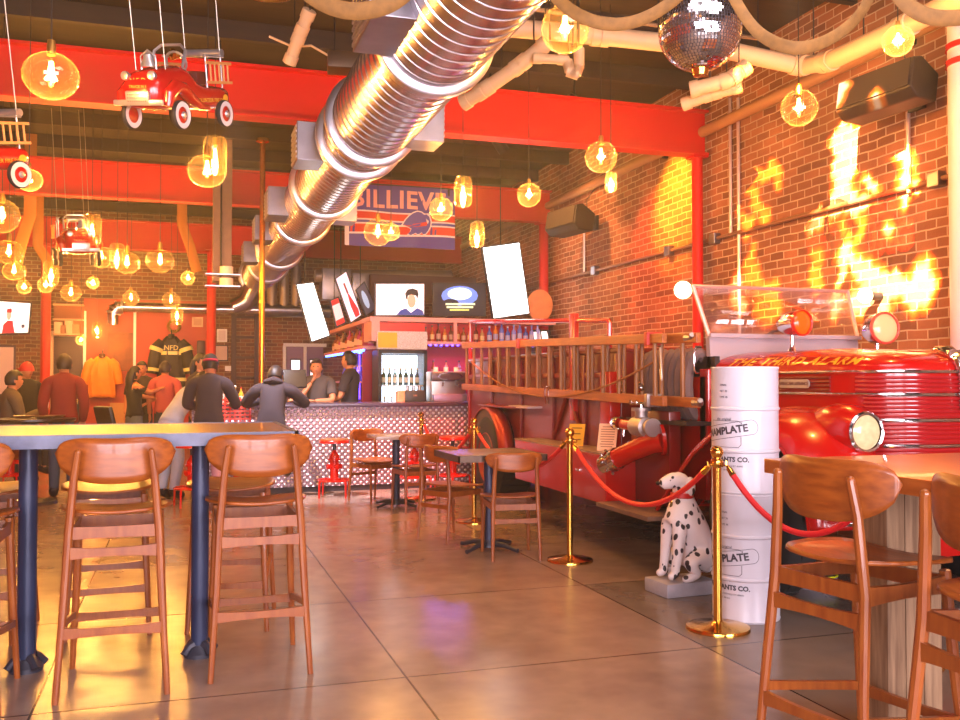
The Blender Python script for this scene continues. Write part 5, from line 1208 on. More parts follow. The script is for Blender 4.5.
# 12 in profile
person('bartender behind the bar in a dark t-shirt in profile, turned towards the other bartender', 350, 12.9, R(62), 1.76, {'elR': (.22, .04, 1.12), 'wrR': (.2, .24, 1.02), 'elL': (-.22, .06, 1.12), 'wrL': (-.18, .28, 1.08)}, 'c07c58', '2c262c', 'short', '1c1820', '1c1410', head=(0, 0))
# stools and a dark table for the people at the back left
p = at_d(11, 381, 11.6); dup(HS, (p.x, p.y, 0), 0, 'red hydrant stool under the seated person at the left edge')
p = at_d(24, 420, 10.4)
t = thing('dark_table', 'dark round table with dishes between the people at the back left', 'table', (p.x+.1, p.y+.0, 0)); zt = .95
MB().lathe([(0, zt-.04), (.42, zt-.04), (.44, zt-.02), (.44, zt), (0, zt)], n=32).build('tabletop', M('near black top', '2c1c14', .3), t); MB().cyl((0, 0, 0), (0, 0, zt-.03), .04).build('column', DARKMET, t); MB().lathe([(0, 0), (.26, 0), (.24, .03), (0, .04)], n=24).build('foot', DARKMET, t)
for i, (dx, dy) in enumerate(((-.12, .1), (.12, -.08), (.2, .15))):
    o = MB().lathe([(0, .01), (.07, .01), (.11, .03), (.115, .03), (.07, 0), (0, 0)], n=20).build('plate', M('tan dish', '8c6848', .4), None); o.location = (p.x+.1+dx, p.y+dy, zt); tag(o, 'pale plate on the dark round table, %s' % ('left one', 'near one', 'far right one')[i], 'plate', 'plates on the dark round table')
p = at_d(122, 415, 11.5); t = thing('dark_chair', 'dark padded chair back leaning beside the couple', 'chair', (p.x, p.y, 0), R(-60)); MB().box((0, -.2, .86), (.42, .06, .42), (R(14), 0, 0), .03).build('backrest', BLACK, t); MB().box((0, .02, .62), (.44, .42, .07), bev=.02).build('seat', BLACK, t)
for sx in (-1, 1):
    for sy in (-1, 1): MB().cyl((sx*.19, sy*.17+.02, 0), (sx*.17, sy*.15+.02, .6), .014).build('leg', DARKMET, t)
# ------------------------------------------------------------------ spiral duct
DX, DZ, DR = 1.47, 3.50, .335
def spiral_mat():
    m = bpy.data.materials.new('spiral duct'); m.use_nodes = True; nt = m.node_tree; b = nt.nodes['Principled BSDF']
    b.inputs['Metallic'].default_value = 1; b.inputs['Roughness'].default_value = .24; b.inputs['Base Color'].default_value = hx('ccc6cc')
    return m
SPM = spiral_mat(); LIPM = M('duct flange', 'c4c0c8', .32, .95)
duct = thing('spiral_duct', 'large shiny spiral air duct running the length of the room under the ceiling', 'air duct', (DX, 11, DZ))
m = MB(); prof_ = []; y = -1.5
while y < 19.2:
    prof_ += [(DR, y), (DR, y+.116), (DR+.006, y+.119), (DR+.006, y+.126), (DR, y+.129)]; y += .13
m.lathe(prof_, (DX, 0, DZ), 48, (0, 1, 0)); m.build('duct_pipe', SPM, duct, w=True, sharp=30)
for y, r in ((2.9, .37), (5.5, .375), (7.45, .38), (7.98, .38), (10.1, .375), (12.1, .375), (14.9, .375), (17.0, .375), (19.2, .39)):
    MB().lathe([(DR, y-.045), (r, y-.04), (r+.012, y-.03), (r+.012, y+.03), (r, y+.04), (DR, y+.045)], (DX, 0, DZ), 48, (0, 1, 0)).build('flange_ring', LIPM, duct, w=True)
GRL = M('grille face', 'b8b0b4', .4, .8, var=.3, vscale=80)
for (y, s, wd) in ((5.12, -1, .6), (8.4, -1, .42), (7.3, 1, .34), (11.3, -1, .5), (13.3, -1, .5), (11.2, 1, .34), (15.8, -1, .5)):
    m = MB().box((DX+s*.38, y, DZ-.02 if s < 0 else DZ-.05), (.28, wd, .34), bev=.006); o = m.build('vent_box', GALV, duct, w=True, smooth=False)
    m = MB()
    for k in range(7): m.box((DX+s*.524, y, DZ-.16+k*.045), (.012, wd-.05, .02))
    a = m.build('vent_louvre', GRL, o, smooth=False); a.location = -Vector(duct.location)
for y in (3.2, 6.4, 9.3, 12.8, 16.2):
    MB().tube([(DX-.0, y, DZ+DR), (DX, y, ZC)], .006, 6).build('hanger_rod', STEEL, duct, w=True)
m = MB(); m.tube([(DX, 19.15, DZ), (DX-.05, 19.25, DZ-.25), (DX-.25, 19.3, DZ-.55), (DX-.5, 19.3, DZ-.66)], [.3, .27, .22, .18], 20); m.build('elbow', SPM, duct, w=True)
# smaller pipe along the back wall
pa, pb = at_y(262, 301, 19.3), at_y(122, 307, 19.3)
t = thing('small_spiral_pipe', 'thin spiral pipe running along the back wall to a ringed elbow', 'air duct', (pb.x, 19.3, 2.6))
m = MB(); L = pa.x-pb.x; pf = []; x = 0
while x < L: pf += [(.10, x), (.10, x+.1), (.106, x+.105), (.106, x+.115)]; x += .12
m.lathe(pf, (pb.x, 19.3, pb.z), 20, (1, 0, 0)); m.build('pipe', SPM, t, w=True)
for a in (0, 25, 50, 75): 
    c, s = math.cos(R(a)), math.sin(R(a)); MB().lathe([(.12, -.02), (.135, -.02), (.135, .02), (.12, .02)], (pb.x-.16*s, 19.3, pb.z-.16+.16*c), 20, (-c, 0, -s)).build('elbow_ring', LIPM, t, w=True)
m = MB(); m.tube([(pb.x-.16*math.sin(R(a)), 19.3, pb.z-.16+.16*math.cos(R(a))) for a in range(0, 100, 15)]+[(pb.x-.16, 19.3, pb.z-.35)], .115, 18); m.build('elbow', SPM, t, w=True)
# brass pole
p = at_d(258, 385, 13.1); t = thing('fire_pole', 'polished brass fire pole from floor to ceiling behind the hooded man', 'pole', (p.x, p.y-.6, 0))
PY = p.y-.6
MB().cyl((0, 0, 0), (0, 0, ZC-.2), .038, n=20).build('pole', M('orange brass', 'e0902c', .25, .9), t); MB().lathe([(.038, ZC-.26), (.09, ZC-.24), (.09, ZC-.2), (.038, ZC-.18)], n=20).build('ceiling_collar', BRASS, t); MB().lathe([(0, 0), (.12, 0), (.11, .02), (.04, .03)], n=24).build('floor_collar', BRASS, t)
# grey post hanging by the duct
a, b_ = at_y(213, 180, 13.4), at_y(231, 283, 13.4)
tag(MB().box(((a.x+b_.x)/2, 13.35, (b_.z+ZC)/2), (b_.x-a.x, .24, ZC-b_.z), bev=.006).build('hanging_post', M('grey brown post', '7c5c48', .6, var=.15), w=True, smooth=False), 'square grey brown post hanging from the ceiling left of the brass pole', 'post')
t = thing('duct_clamp_lamp', 'pair of ringed white cylinders clamped to the foot of the hanging post', 'lamp', ((a.x+b_.x)/2, 13.14, b_.z-.15))
for k in (0, 1):
    z = b_.z-.02+k*.16; MB().cyl(((a.x+b_.x)/2+.05, 13.1, z-.05), ((a.x+b_.x)/2+.05, 13.1, z+.05), .09, n=16).build('cylinder', M('cream cylinder', 'f0d8b8', .4), t, w=True); MB().box(((a.x+b_.x)/2, 13.14, z-.06), (.46, .22, .015)).build('clamp_plate', LIPM, t, w=True)
MB().cyl(((a.x+b_.x)/2-.02, 13.2, b_.z-.1), ((a.x+b_.x)/2-.02, 13.2, ZC), .012, n=8).build('hanging_rod', BLACK, t, w=True)

# banner with stripes and a charging animal
BY = 13.52
def bp_(px, py): return at_y(px, py, BY)
TL, TRr, BRr, BLl = bp_(347, 183), bp_(455, 187), bp_(452, 245), bp_(345, 245)
t = thing('football_banner', 'blue football banner reading BILLIEVE over red and white stripes, hung on the red beam', 'banner', ((TL.x+TRr.x)/2, BY, BLl.z))
W_, H_ = TRr.x-TL.x, TL.z-BLl.z; X0, Z0 = TL.x, BLl.z
def bn(u, v, dy=0): return Vector((X0+u*W_, BY+.02*math.sin(u*7)+.012*math.sin(u*17+v*3)-dy, Z0+v*H_))
def cloth(name, poly_uv, col, dy, n=24):
    m = MB(); m.grid(lambda u, v: bn(poly_uv[0]+(poly_uv[1]-poly_uv[0])*u, poly_uv[2]+(poly_uv[3]-poly_uv[2])*v+.012*math.sin(u*9)*(poly_uv[3] < .6), dy), n, 2); return m.build(name, M('banner '+col, col, .7), t, w=True, sharp=180)
cloth('cloth', (0, 1, 0, 1), '503c98', 0)
cloth('white_hem', (-.02, .02, 0, .62), 'e8d8e0', .006)
for k, (v0, v1, c) in enumerate(((.55, .575, 'e8d8e0'), (.44, .55, 'd83018'), (.415, .44, 'e8d8e0'), (.35, .375, 'e8d8e0'), (.22, .35, 'd83018'), (.19, .22, 'e8d8e0'))): cloth('stripe', (0, 1, v0, v1), c, .004+.002*(c == 'e8d8e0'))
m = MB()
def bt(co): q = bn(.47+co.x/W_, .765+co.y/H_, .006); return q
m.text('BILLIEVE', .37, None, 0, bt, bold=.009, space=1.08); m.build('lettering', M('pink white letters', 'f0a8a0', .6), t, w=True, smooth=False)
buf = [(0, .42), (.1, .62), (.22, .78), (.38, .92), (.52, .98), (.66, .96), (.76, .88), (.86, .9), (.95, .8), (1, .62), (.98, .42), (.9, .24), (.8, .1), (.72, .08), (.66, .16), (.6, .1), (.52, .06), (.44, .12), (.36, .06), (.26, .02), (.18, .08), (.26, .16), (.3, .28), (.16, .36)]
def bpoly(name, pts, col, dy, s=1.0):
    m = MB(); cx2 = sum(p_[0] for p_ in pts)/len(pts); cy2 = sum(p_[1] for p_ in pts)/len(pts)
    m.face([m.bm.verts.new(bn(.50+(cx2+(p_[0]-cx2)*s)*.27, .19+(cy2+(p_[1]-cy2)*s)*.42, dy)) for p_ in pts]); return m.build(name, M('banner '+col, col, .7), t, w=True, smooth=False)
bpoly('emblem_outline', buf, 'e8d8e0', .012, 1.06); bpoly('emblem', buf, '5a48a8', .015, .97)
bpoly('emblem_streak', [(.02, .42), (.5, .5), (.86, .6), (.9, .66), (.84, .44), (.5, .36), (.2, .36)], 'd83018', .018); bpoly('emblem_horn', [(.82, .72), (.92, .62), (.88, .5), (.84, .58)], 'e8d8e0', .02)
MB().cyl((X0-.05, BY, TL.z+.01), (X0+W_+.05, BY, TL.z+.01), .012, n=8).build('hanging_rod', BLACK, t, w=True)
for xx in (X0+.1, X0+W_-.1): MB().box((xx, BY+.06, TL.z-.04), (.03, .14, .12)).build('beam_hook', BLACK, t, w=True)

# ------------------------------------------------------------------ glass pendants
GG = glass_thin('amber frosted glass', (1, .93, .82, 1), .3, .009)  # slight frosting put into the globes so they glow like bloom
FIL = M('glowing filament', 'ffc870', .5, emit=90, ecol='ffc058')
ENV = glass_thin('bulb glass', (1, .85, .6, 1), .1)
SOCK = M('brass socket', 'a87838', .35, .8)
def globe_prof(kind, r):
    if kind == 'tall': return [(r*.30, r*1.45), (r*.62, r*1.35), (r*.80, r*1.0), (r*.84, 0), (r*.80, -r*1.0), (r*.6, -r*1.3), (0, -r*1.42)]
    sq = {'round': 1.0, 'squat': .86}[kind]
    return [(r*math.sin(a), r*sq*math.cos(a)) for a in [R(18+162*k/14) for k in range(15)]]
PROTO = {}
def pendant(px, py, r_px, z, kind, label, power=1.0):
    p = at_z(px, py, z) if abs(py-381) > 1 else at_d(px, py, 15)
    d = (p-CAM).dot(FW); s = F/d; D = r_px/s
    col_ = (1, .52, .14)
    if kind not in PROTO:
        t = thing('globe_pendant', label, 'pendant lamp', p, 0, 'glass globe pendant lamps'); PROTO[kind] = t; r = .15
        MB().lathe(globe_prof(kind, r), n=28).build('glass_globe', GG, t)
        MB().lathe([(0, .20), (.02, .20), (.024, .17), (.024, .115), (0, .11)], n=12).build('socket', SOCK, t)
        MB().lathe([(.012, .11), (.016, .09), (.028, .05), (.03, .02), (.02, -.02), (.006, -.045), (0, -.05)], n=12).build('bulb', ENV, t)
        m = MB()
        for k in range(5): a = 2*PI*k/5; m.cyl((.006*math.cos(a), .006*math.sin(a), .08), (.018*math.cos(a), .018*math.sin(a), -.02), .006, n=5)
        m.build('filament', FIL, t)
        t.scale = (D/.15,)*3
    else:
        t = dup(PROTO[kind], p, 0, label); t.scale = (D/.15,)*3
    l = bpy.data.lights.new('bulb_light', 'POINT'); l.energy = 60*power; l.color = col_; l.shadow_soft_size = .03
    o = bpy.data.objects.new('bulb_light', l); COL.objects.link(o); o.location = p+Vector((0, 0, .0))
    top = ZC-.0; k_ = D/.15
    MB().tube([(0, 0, .19), (0, 0, (top-p.z)/k_)], .004/k_, 5).build('cord', BLACK, t)
    return t
PL = [
 (51, 76, 27, 3.05, 'squat', 'large squat glass globe lamp left of the pedal car, on the red beam', 1.3),
 (207, 171, 19, 2.95, 'squat', 'squat glass lamp below the rear wheel of the pedal car'),
 (215, 156, 14, 3.25, 'tall', 'tall glass lamp just above and behind the squat one below the pedal car'),
 (29, 180, 13, 3.1, 'squat', 'small glass lamp under the cut off pedal car at the left edge'),
 (2, 216, 17, 2.9, 'round', 'glass globe lamp cut by the left edge of the frame'),
 (565, 29, 24, 3.4, 'round', 'glass globe lamp in front of the cream pipes at the top centre', 1.3),
 (799, 108, 18, 3.45, 'round', 'glass globe lamp against the brick right of the mirror ball'),
 (898, 41, 15, 3.5, 'round', 'small glass globe lamp above the large wall speaker'),
 (601, 157, 16, 3.3, 'round', 'glass globe lamp below the right end of the near red beam'),
 (611, 182, 7, 3.2, 'tall', 'tiny tall lamp just under the globe at the beam end, on the brick'),
 (463, 192, 11, 3.2, 'tall', 'tall glass lamp at the right edge of the football banner'),
 (441, 209, 12, 3.1, 'round', 'round glass lamp overlapping the last letters of the banner'),
 (378, 232, 14, 3.0, 'round', 'round glass lamp over the left stripes of the banner'),
 (391, 232, 9, 3.1, 'round', 'small round lamp right behind the one over the banner stripes'),
 (529, 195, 12, 3.2, 'round', 'round glass lamp at the right end of the middle red beam'),
 (477, 235, 9, 3.0, 'tall', 'tall glass lamp right of the banner above the big white screen'),
 (92, 230, 11, 3.1, 'tall', 'tall glass lamp right of the dangling red toy'),
 (101, 257, 11, 2.9, 'round', 'round glass lamp below the tall lamp right of the dangling toy'),
 (117, 256, 9, 3.0, 'tall', 'narrow lamp in the middle of the left cluster'),
 (127, 263, 13, 2.8, 'squat', 'squat globe lamp in the middle of the left cluster'),
 (160, 261, 14, 2.85, 'squat', 'squat globe lamp hanging alone left of the grey hanging post'),
 (188, 278, 7, 2.9, 'round', 'tiny round lamp nearest the foot of the hanging post'),
 (9, 252, 14, 2.85, 'squat', 'upper of two overlapping globe lamps near the left edge'),
 (14, 271, 11, 2.75, 'squat', 'lower of two overlapping globe lamps near the left edge'),
 (24, 287, 7, 2.75, 'round', 'tiny round lamp above the left television'),
 (51, 274, 9, 2.8, 'tall', 'tall lamp above the top of the far left red column'),
 (46, 285, 8, 2.7, 'round', 'small round lamp touching the far left red column'),
 (71, 293, 10, 2.7, 'squat', 'squat globe lamp over the shelf above the dark door'),
 (93, 283, 6, 2.8, 'round', 'tiny round lamp above the orange wall left part'),
 (131, 298, 8, 2.75, 'round', 'round lamp in front of the elbow of the thin spiral pipe'),
 (171, 300, 9, 2.7, 'squat', 'squat lamp in front of the thin spiral pipe'),
 (177, 315, 7, 2.55, 'tall', 'small tall lamp under the thin spiral pipe, by the brass wreath'),
 (97, 330, 6, 2.35, 'tall', 'left one of a pair of small low lamps over the orange jacket'),
 (106, 332, 6, 2.35, 'tall', 'right one of a pair of small low lamps over the orange jacket'),
 (81, 340, 5, 2.1, 'round', 'lowest tiny lamp beside the frame of the dark door')]
for a in PL: pendant(*a)

# lit glass wall lamps on the brick
for i, (px, py, r_, lb) in enumerate(((683, 290, 9, 'round lit globe on the brick wall left of the windshield'), (865, 296, 7.5, 'small round lit globe on a bracket on the brick above the spot lamp'))):
    p = at_x(px, py, XR-.16); s = F/(p-CAM).dot(FW)
    t = thing('wall_globe', lb, 'wall lamp', p, 0, 'round globes on the brick wall'); MB().sph((0, 0, 0), r_/s, 16, 10).build('globe', M('lit opal globe', 'fff0d8', .4, emit=4, ecol='ffe0b0'), t); MB().cyl((r_/s*.8, 0, 0), (.158, 0, 0), .035, n=12).build('bracket', BLACK, t)

# ------------------------------------------------------------------ mirror ball
p = at_d(700, 30, 4.6); Rb = 41*4.6/F
t = thing('mirror_ball', 'large mirror ball hanging at the top of the frame by the cream pipes', 'mirror ball', p, 0)
m = MB(); NV = 40
for j in range(NV):
    th0, th1 = PI*j/NV+.006, PI*(j+1)/NV-.006; n = max(4, int(2*NV*math.sin((th0+th1)/2)))
    for k in range(n):
        a0, a1 = 2*PI*k/n+.012, 2*PI*(k+1)/n-.012; q = []
        c = Vector((math.sin((th0+th1)/2)*math.cos((a0+a1)/2), math.sin((th0+th1)/2)*math.sin((a0+a1)/2), math.cos((th0+th1)/2)))
        for th_, a_ in ((th0, a0), (th1, a0), (th1, a1), (th0, a1)): q.append(m.bm.verts.new(Vector((math.sin(th_)*math.cos(a_), math.sin(th_)*math.sin(a_), math.cos(th_)))*Rb*1.003))
        m.face(q)
m.build('mirror_tiles', M('mirror tile', 'f0f0f4', .05, 1), t, smooth=False); MB().sph((0, 0, 0), Rb*.99, 24, 16).build('ball_core', M('ball core', '484048', .5), t)
MB().lathe([(0, Rb-.01), (.05, Rb-.01), (.05, Rb+.03), (.02, Rb+.04), (.02, Rb+.09), (0, Rb+.09)], n=16).build('cap', STEEL, t); MB().lathe([(0, -Rb-.03), (.035, -Rb-.025), (.045, -Rb+.01), (0, -Rb+.01)], n=16).build('foot_cap', BRASS, t)
MB().tube([(0, 0, Rb), (0, 0, ZC-p.z)], .006, 6).build('hanging_chain', STEEL, t)

# ------------------------------------------------------------------ fire hose swags
HM = M('yellow brown canvas hose', '7c5420', .75, var=.2, vscale=30)
def swag(label, pts, wd=.075):
    P_ = [at_d(*q) for q in pts]; fine = []
    for i in range(len(P_)-1):
        p0, p1, p2, p3 = P_[max(0, i-1)], P_[i], P_[i+1], P_[min(len(P_)-1, i+2)]
        for k in range(6):
            g = k/6; fine.append(.5*((2*p1)+(p2-p0)*g+(2*p0-5*p1+4*p2-p3)*g*g+(-p0+3*p1-3*p2+p3)*g**3))
    fine.append(P_[-1]); lo = min(fine, key=lambda v: v.z)
    t = thing('fire_hose', label, 'fire hose', tuple(lo), 0, 'canvas fire hoses looped from the ceiling')
    m = MB().tube(fine, wd, 10, True, False, .22, (0, 1, .45)); m.build('hose', HM, t, w=True)
swag('canvas hose loop at the top between the globe lamp and the mirror ball', [(530, -60, 3.6), (552, -8, 3.55), (585, 18, 3.5), (622, 24, 3.5), (660, 10, 3.5), (700, -25, 3.5), (730, -70, 3.6)], .024)
swag('widest canvas hose loop, right of the mirror ball', [(712, -60, 3.5), (730, -10, 3.5), (758, 32, 3.45), (796, 48, 3.4), (835, 36, 3.45), (866, 5, 3.5), (885, -50, 3.5)], .024)
swag('canvas hose loop cut by the top right corner of the frame', [(880, -50, 3.3), (896, -8, 3.3), (922, 14, 3.3), (955, 18, 3.3), (1000, 8, 3.3), (1040, -30, 3.3)], .028)
swag('canvas hose loop at the top edge left of the duct', [(270, -60, 3.5), (300, -15, 3.5), (330, 6, 3.5), (362, 11, 3.5), (395, 1, 3.5), (425, -30, 3.5), (440, -70, 3.5)], .032)
p = at_d(268, -8, 4.3); t = thing('dish_lamp', 'rim of a brass dish lamp at the top edge left of the duct', 'lamp', p); MB().lathe([(.03, .1), (.07, .09), (.12, .03), (.125, 0), (.115, .0), (.05, .08)], n=28).build('shade', BRASS, t); MB().cyl((0, 0, .08), (0, 0, ZC-p.z), .006, n=6).build('cord', BLACK, t)
# far drapes of hose at the back left
DM = M('orange canvas drape', 'b06820', .8)
for i, pts in enumerate(([(30, 215, 13), (22, 240, 13), (15, 268, 13)], [(38, 246, 15), (46, 258, 15), (52, 274, 15)], [(182, 224, 15.5), (190, 246, 15.5), (197, 272, 15.5)])):
    P_ = [at_d(*q) for q in pts]; P_.insert(0, Vector((P_[0].x, P_[0].y, ZC-.02))); t = thing('canvas_drape', ('wide canvas strap hanging left in the orange glow by the left edge', 'short canvas strap hanging over the far left column', 'canvas strap hanging just left of the grey hanging post')[i], 'strap', tuple(P_[-1]), 0, 'hanging canvas straps')
    MB().tube(P_, .08, 8, True, False, .2, (0, 1, .1)).build('strap', DM, t, w=True)

# ------------------------------------------------------------------ cream drain pipes under the ceiling
def pipe(name, label, pts, r, cat='pipe', mt=None, group=None, collars=()):
    P_ = [at_d(*q) for q in pts]; c = min(P_, key=lambda v: v.z)
    t = thing(name, label, cat, tuple(c), 0, group)
    MB().tube(P_, r, 14).build('pipe', mt or CREAM, t, w=True)
    for a, b_ in zip(P_[:-1], P_[1:]):
        d = (b_-a).normalized()
        hq = (a+b_)/2; MB().tube([hq, (hq.x, hq.y, ZC)], .006, 6).build('hanger_strap', BLACK, t, w=True)
        for s_ in (0, 1): q = a+d*.04 if s_ == 0 else b_-d*.04; MB().cyl(q-d*.035, q+d*.035, r*1.16, n=14).build('coupling', mt or CREAM, t, w=True)
    return t
g = 'cream drain pipes'
pipe('drain_pipe', 'long cream drain pipe running from behind the duct past the globe lamp to the wall', [(490, 26, 7.6), (600, 36, 7.7), (716, 48, 7.8), (800, 66, 7.9), (828, 62, 7.6), (905, 26, 6.6), (970, -6, 6.0)], .075, group=g)
pipe('drain_pipe', 'thinner cream pipe slanting down left from behind the globe lamp', [(548, 42, 7.5), (520, 65, 7.6), (484, 90, 7.7), (462, 104, 7.8)], .06, group=g)
pipe('drain_pipe', 'small cream pipe with a hook shaped trap right of the globe lamp', [(533, 58, 7.5), (567, 60, 7.5), (570, 72, 7.5), (576, 74, 7.5), (579, 66, 7.5), (579, 48, 7.5)], .038, group=g)
pipe('drain_pipe', 'short cream pipe stub right of the mirror ball foot', [(690, 90, 7.7), (730, 80, 7.6), (748, 66, 7.6)], .06, group=g)
pipe('drain_pipe', 'lowest cream pipe stub at the right end of the near beam', [(682, 105, 7.9), (712, 94, 7.8), (742, 86, 7.7)], .05, group=g)
pipe('cloth_tube', 'short cream cloth tube hanging slanted above the left part of the near beam', [(310, 10, 7.4), (300, 34, 7.5), (289, 64, 7.6)], .05)
_c = [o for o in bpy.data.objects if o.get('label', '').startswith('short cream cloth')][0]; q = at_d(310, 10, 7.4); MB().tube([q, (q.x, q.y, ZC)], .006, 6).build('cord', BLACK, _c, w=True)
BZ = M('pipe bronze', '8a6448', .45, .4)
t = thing('wall_ledge', 'brown ledge pipe running high along the brick wall', 'pipe', (XR-.06, 8, 4.15)); MB().cyl((XR-.07, YF+.05, 4.15), (XR-.07, YB-.05, 4.15), .06, n=12).build('pipe', M('tan ledge', 'a87850', .6), t, w=True)
for k in range(5): MB().box((XR-.03, 2+k*4, 4.15), (.06, .05, .16)).build('bracket', BLACK, t, w=True)
t = thing('wall_conduit', 'thin horizontal conduit running the length of the brick wall', 'conduit', (XR-.03, 8, 2.93)); MB().cyl((XR-.035, YF+.05, 2.93), (XR-.035, YB-.05, 2.93), .022, n=10).build('pipe', BZ, t, w=True)
for py in (5.75, 8.9, 9.9, 12): MB().box((XR-.04, py, 2.93), (.08, .12, .12), bev=.01).build('junction_box', GALV, t, w=True, smooth=False)
g = 'thin upright conduits on the brick wall'
for i, (px, y0, y1, lb) in enumerate(((730, 98, 236, 'left one of two upright conduits on the brick right of the red column'), (738, 98, 340, 'right and longer one of two upright conduits right of the red column'), (908, 112, 193, 'short upright conduit under the large wall speaker'), (584, 224, 273, 'short upright conduit under the smaller far wall speaker'))):
    a, b_ = at_x(px, y0, XR-.03), at_x(px, y1, XR-.03); b_.x = a.x; b_.y = a.y
    tag(MB().cyl(a, b_, .018, n=10).build('wall_pipe', M('pale conduit', 'd8c0b8', .35, .7), w=True), lb, 'conduit', g)
# white painted pilaster at the right edge
a = at_x(948, 200, XR); yp = a.y
t = thing('painted_pipe', 'fat white painted pipe up the brick wall at the right edge of the frame', 'pipe', (XR-.16, yp-.38, 0)); MB().cyl((0, 0, 0), (0, 0, ZC), .15, n=28).build('pipe', M('white pipe paint', 'd8c4c4', .35), t)
for z in (3.68, 3.80): MB().lathe([(.15, -.02), (.165, -.02), (.165, .02), (.15, .02)], (0, 0, z), 28).build('red_band', RED, t)
# speakers on the wall
def speaker(label, px, py, x, wd, h, dpt, rz, roll):
    p = at_x(px, py, x); t = thing('wall_speaker', label, 'speaker', tuple(p), 0, 'black speakers on the brick wall'); e = Euler((R(-14), R(roll), rz)); mt = e.to_matrix()
    def T(v): return mt @ Vector(v)
    m = MB(); pr = [(-dpt/2, -h*.36), (-dpt*.2, -h/2), (dpt/2, -h*.34), (dpt/2, h*.34), (-dpt*.2, h/2), (-dpt/2, h*.36)]
    m.prism([T((-wd/2, a, b_)) for a, b_ in pr], T((wd, 0, 0))); m.build('cabinet', M('speaker black', '1c1210', .55), t, smooth=False, bevel=.015)
    MB().prism([T((-wd*.47, -dpt/2-.004, -h*.33)), T((wd*.47, -dpt/2-.004, -h*.33)), T((wd*.47, -dpt/2-.004, h*.33)), T((-wd*.47, -dpt/2-.004, h*.33))], T((0, -.012, 0))).build('grille', M('speaker grille', '241814', .7), t, smooth=False)
    wx = XR-.02-p.x; m = MB(); m.tube([T((0, dpt*.4, 0)), Vector((wx*.6, .05, .0)), Vector((wx, .08, .02))], .03, 10); m.box((wx-.01, .08, .02), (.04, .16, .2), bev=.005); m.build('wall_bracket', BLACK, t)
    MB().tube([T((wd*.3, dpt*.4, h*.2)), Vector((wx*.7, .1, .35)), Vector((wx, .15, .5))], .006, 6).build('cable', BLACK, t)
speaker('large black speaker slanted high on the brick wall at the right', 886, 93, 5.2, .66, .34, .32, R(-76), -3)
speaker('smaller black speaker on the brick wall left of the red column', 570, 222, 5.15, .60, .38, .36, R(-70), -3)
# projector out of the frame that throws the flame picture on the brick
import numpy as np
PJ = Vector((3.0, 4.5, 4.38)); AIM = Vector((XR, 7.2, 2.9))
fl_y = [  # bright flame shapes, given where they fall on the brick wall (photo pixels turned into wall points)
 [(835,130),(848,126),(862,127),(868,142),(862,155),(852,165),(849,182),(856,195),(866,200),(874,205),(850,213),(834,216),(822,211),(830,197),(834,185),(835,165),(833,150)],
 [(866,178),(872,184),(877,194),(868,194)], [(902,141),(908,150),(909,175),(907,192),(902,209),(900,200),(904,180),(899,150)], [(912,163),(918,184),(914,190)],
 [(845,252),(850,240),(853,253),(862,262),(880,270),(905,281),(914,278),(916,265),(926,263),(933,275),(931,306),(908,303),(897,298),(888,300),(884,310),(862,312),(848,310),(852,290),(866,282),(856,272),(848,264)],
 [(831,294),(840,290),(842,311),(831,315)], [(843,247),(847,252),(842,286),(838,286)], [(806,228),(814,218),(826,217),(825,228),(808,232)], [(733,282),(738,278),(744,308),(741,320),(736,306)], [(886,224),(893,222),(895,229),(888,232)]]
fl_o = [
 [(747,180),(757,172),(769,168),(773,158),(778,170),(782,182),(780,192),(776,183),(768,177),(755,182),(752,186),(760,205),(769,212),(771,224),(760,220),(754,206),(748,190)],
 [(755,268),(762,280),(775,284),(781,300),(776,322),(758,322),(754,300)], [(745,265),(752,245),(756,262),(750,290),(745,285)], [(811,250),(822,256),(819,300),(812,292)], [(733,190),(738,188),(740,210),(734,214)], [(743,214),(754,220),(750,236),(742,230)], [(842,215),(846,215),(847,240),(843,245)], [(860,214),(866,216),(862,232),(858,240),(856,252),(851,250)], [(850,292),(866,290),(870,312),(852,312)]]
fl_r = [[(812,235),(826,232),(826,262),(812,260)]]
def wallpoly(pl): return np.array([(q.y, q.z) for q in (at_x(a, b_, XR) for a, b_ in pl)])
GYs = np.arange(5.35, 9.6, .024); GZs = np.arange(1.7, 3.95, .024)
gy, gz = np.meshgrid(GYs[:-1]+.012, GZs[:-1]+.012, indexing='ij')
wy = gy+.030*np.sin(gz*23+gy*7)+.016*np.sin(gz*61+gy*31); wz = gz+.03*np.sin(gy*19)+.015*np.sin(gy*53+gz*17)
def inside(P_, X, Y):
    r = np.zeros(X.shape, bool); n = len(P_)
    for i in range(n):
        x0, y0 = P_[i]; x1, y1 = P_[(i+1) % n]
        c = ((y0 > Y) != (y1 > Y)) & (X < (x1-x0)*(Y-y0)/((y1-y0) if y1 != y0 else 1e-9)+x0); r ^= c
    return r
def dil(a, n):
    for _ in range(n):
        b_ = a.copy(); b_[1:] |= a[:-1]; b_[:-1] |= a[1:]; b_[:, 1:] |= a[:, :-1]; b_[:, :-1] |= a[:, 1:]; a = b_
    return a
cls = np.zeros(gy.shape, int)
ym = np.zeros(gy.shape, bool); om = ym.copy(); rm = ym.copy()
for P_ in fl_y: ym |= inside(wallpoly(P_), wy, wz)
for P_ in fl_o: om |= inside(wallpoly(P_), wy, wz)
for P_ in fl_r: rm |= inside(wallpoly(P_), wy, wz)
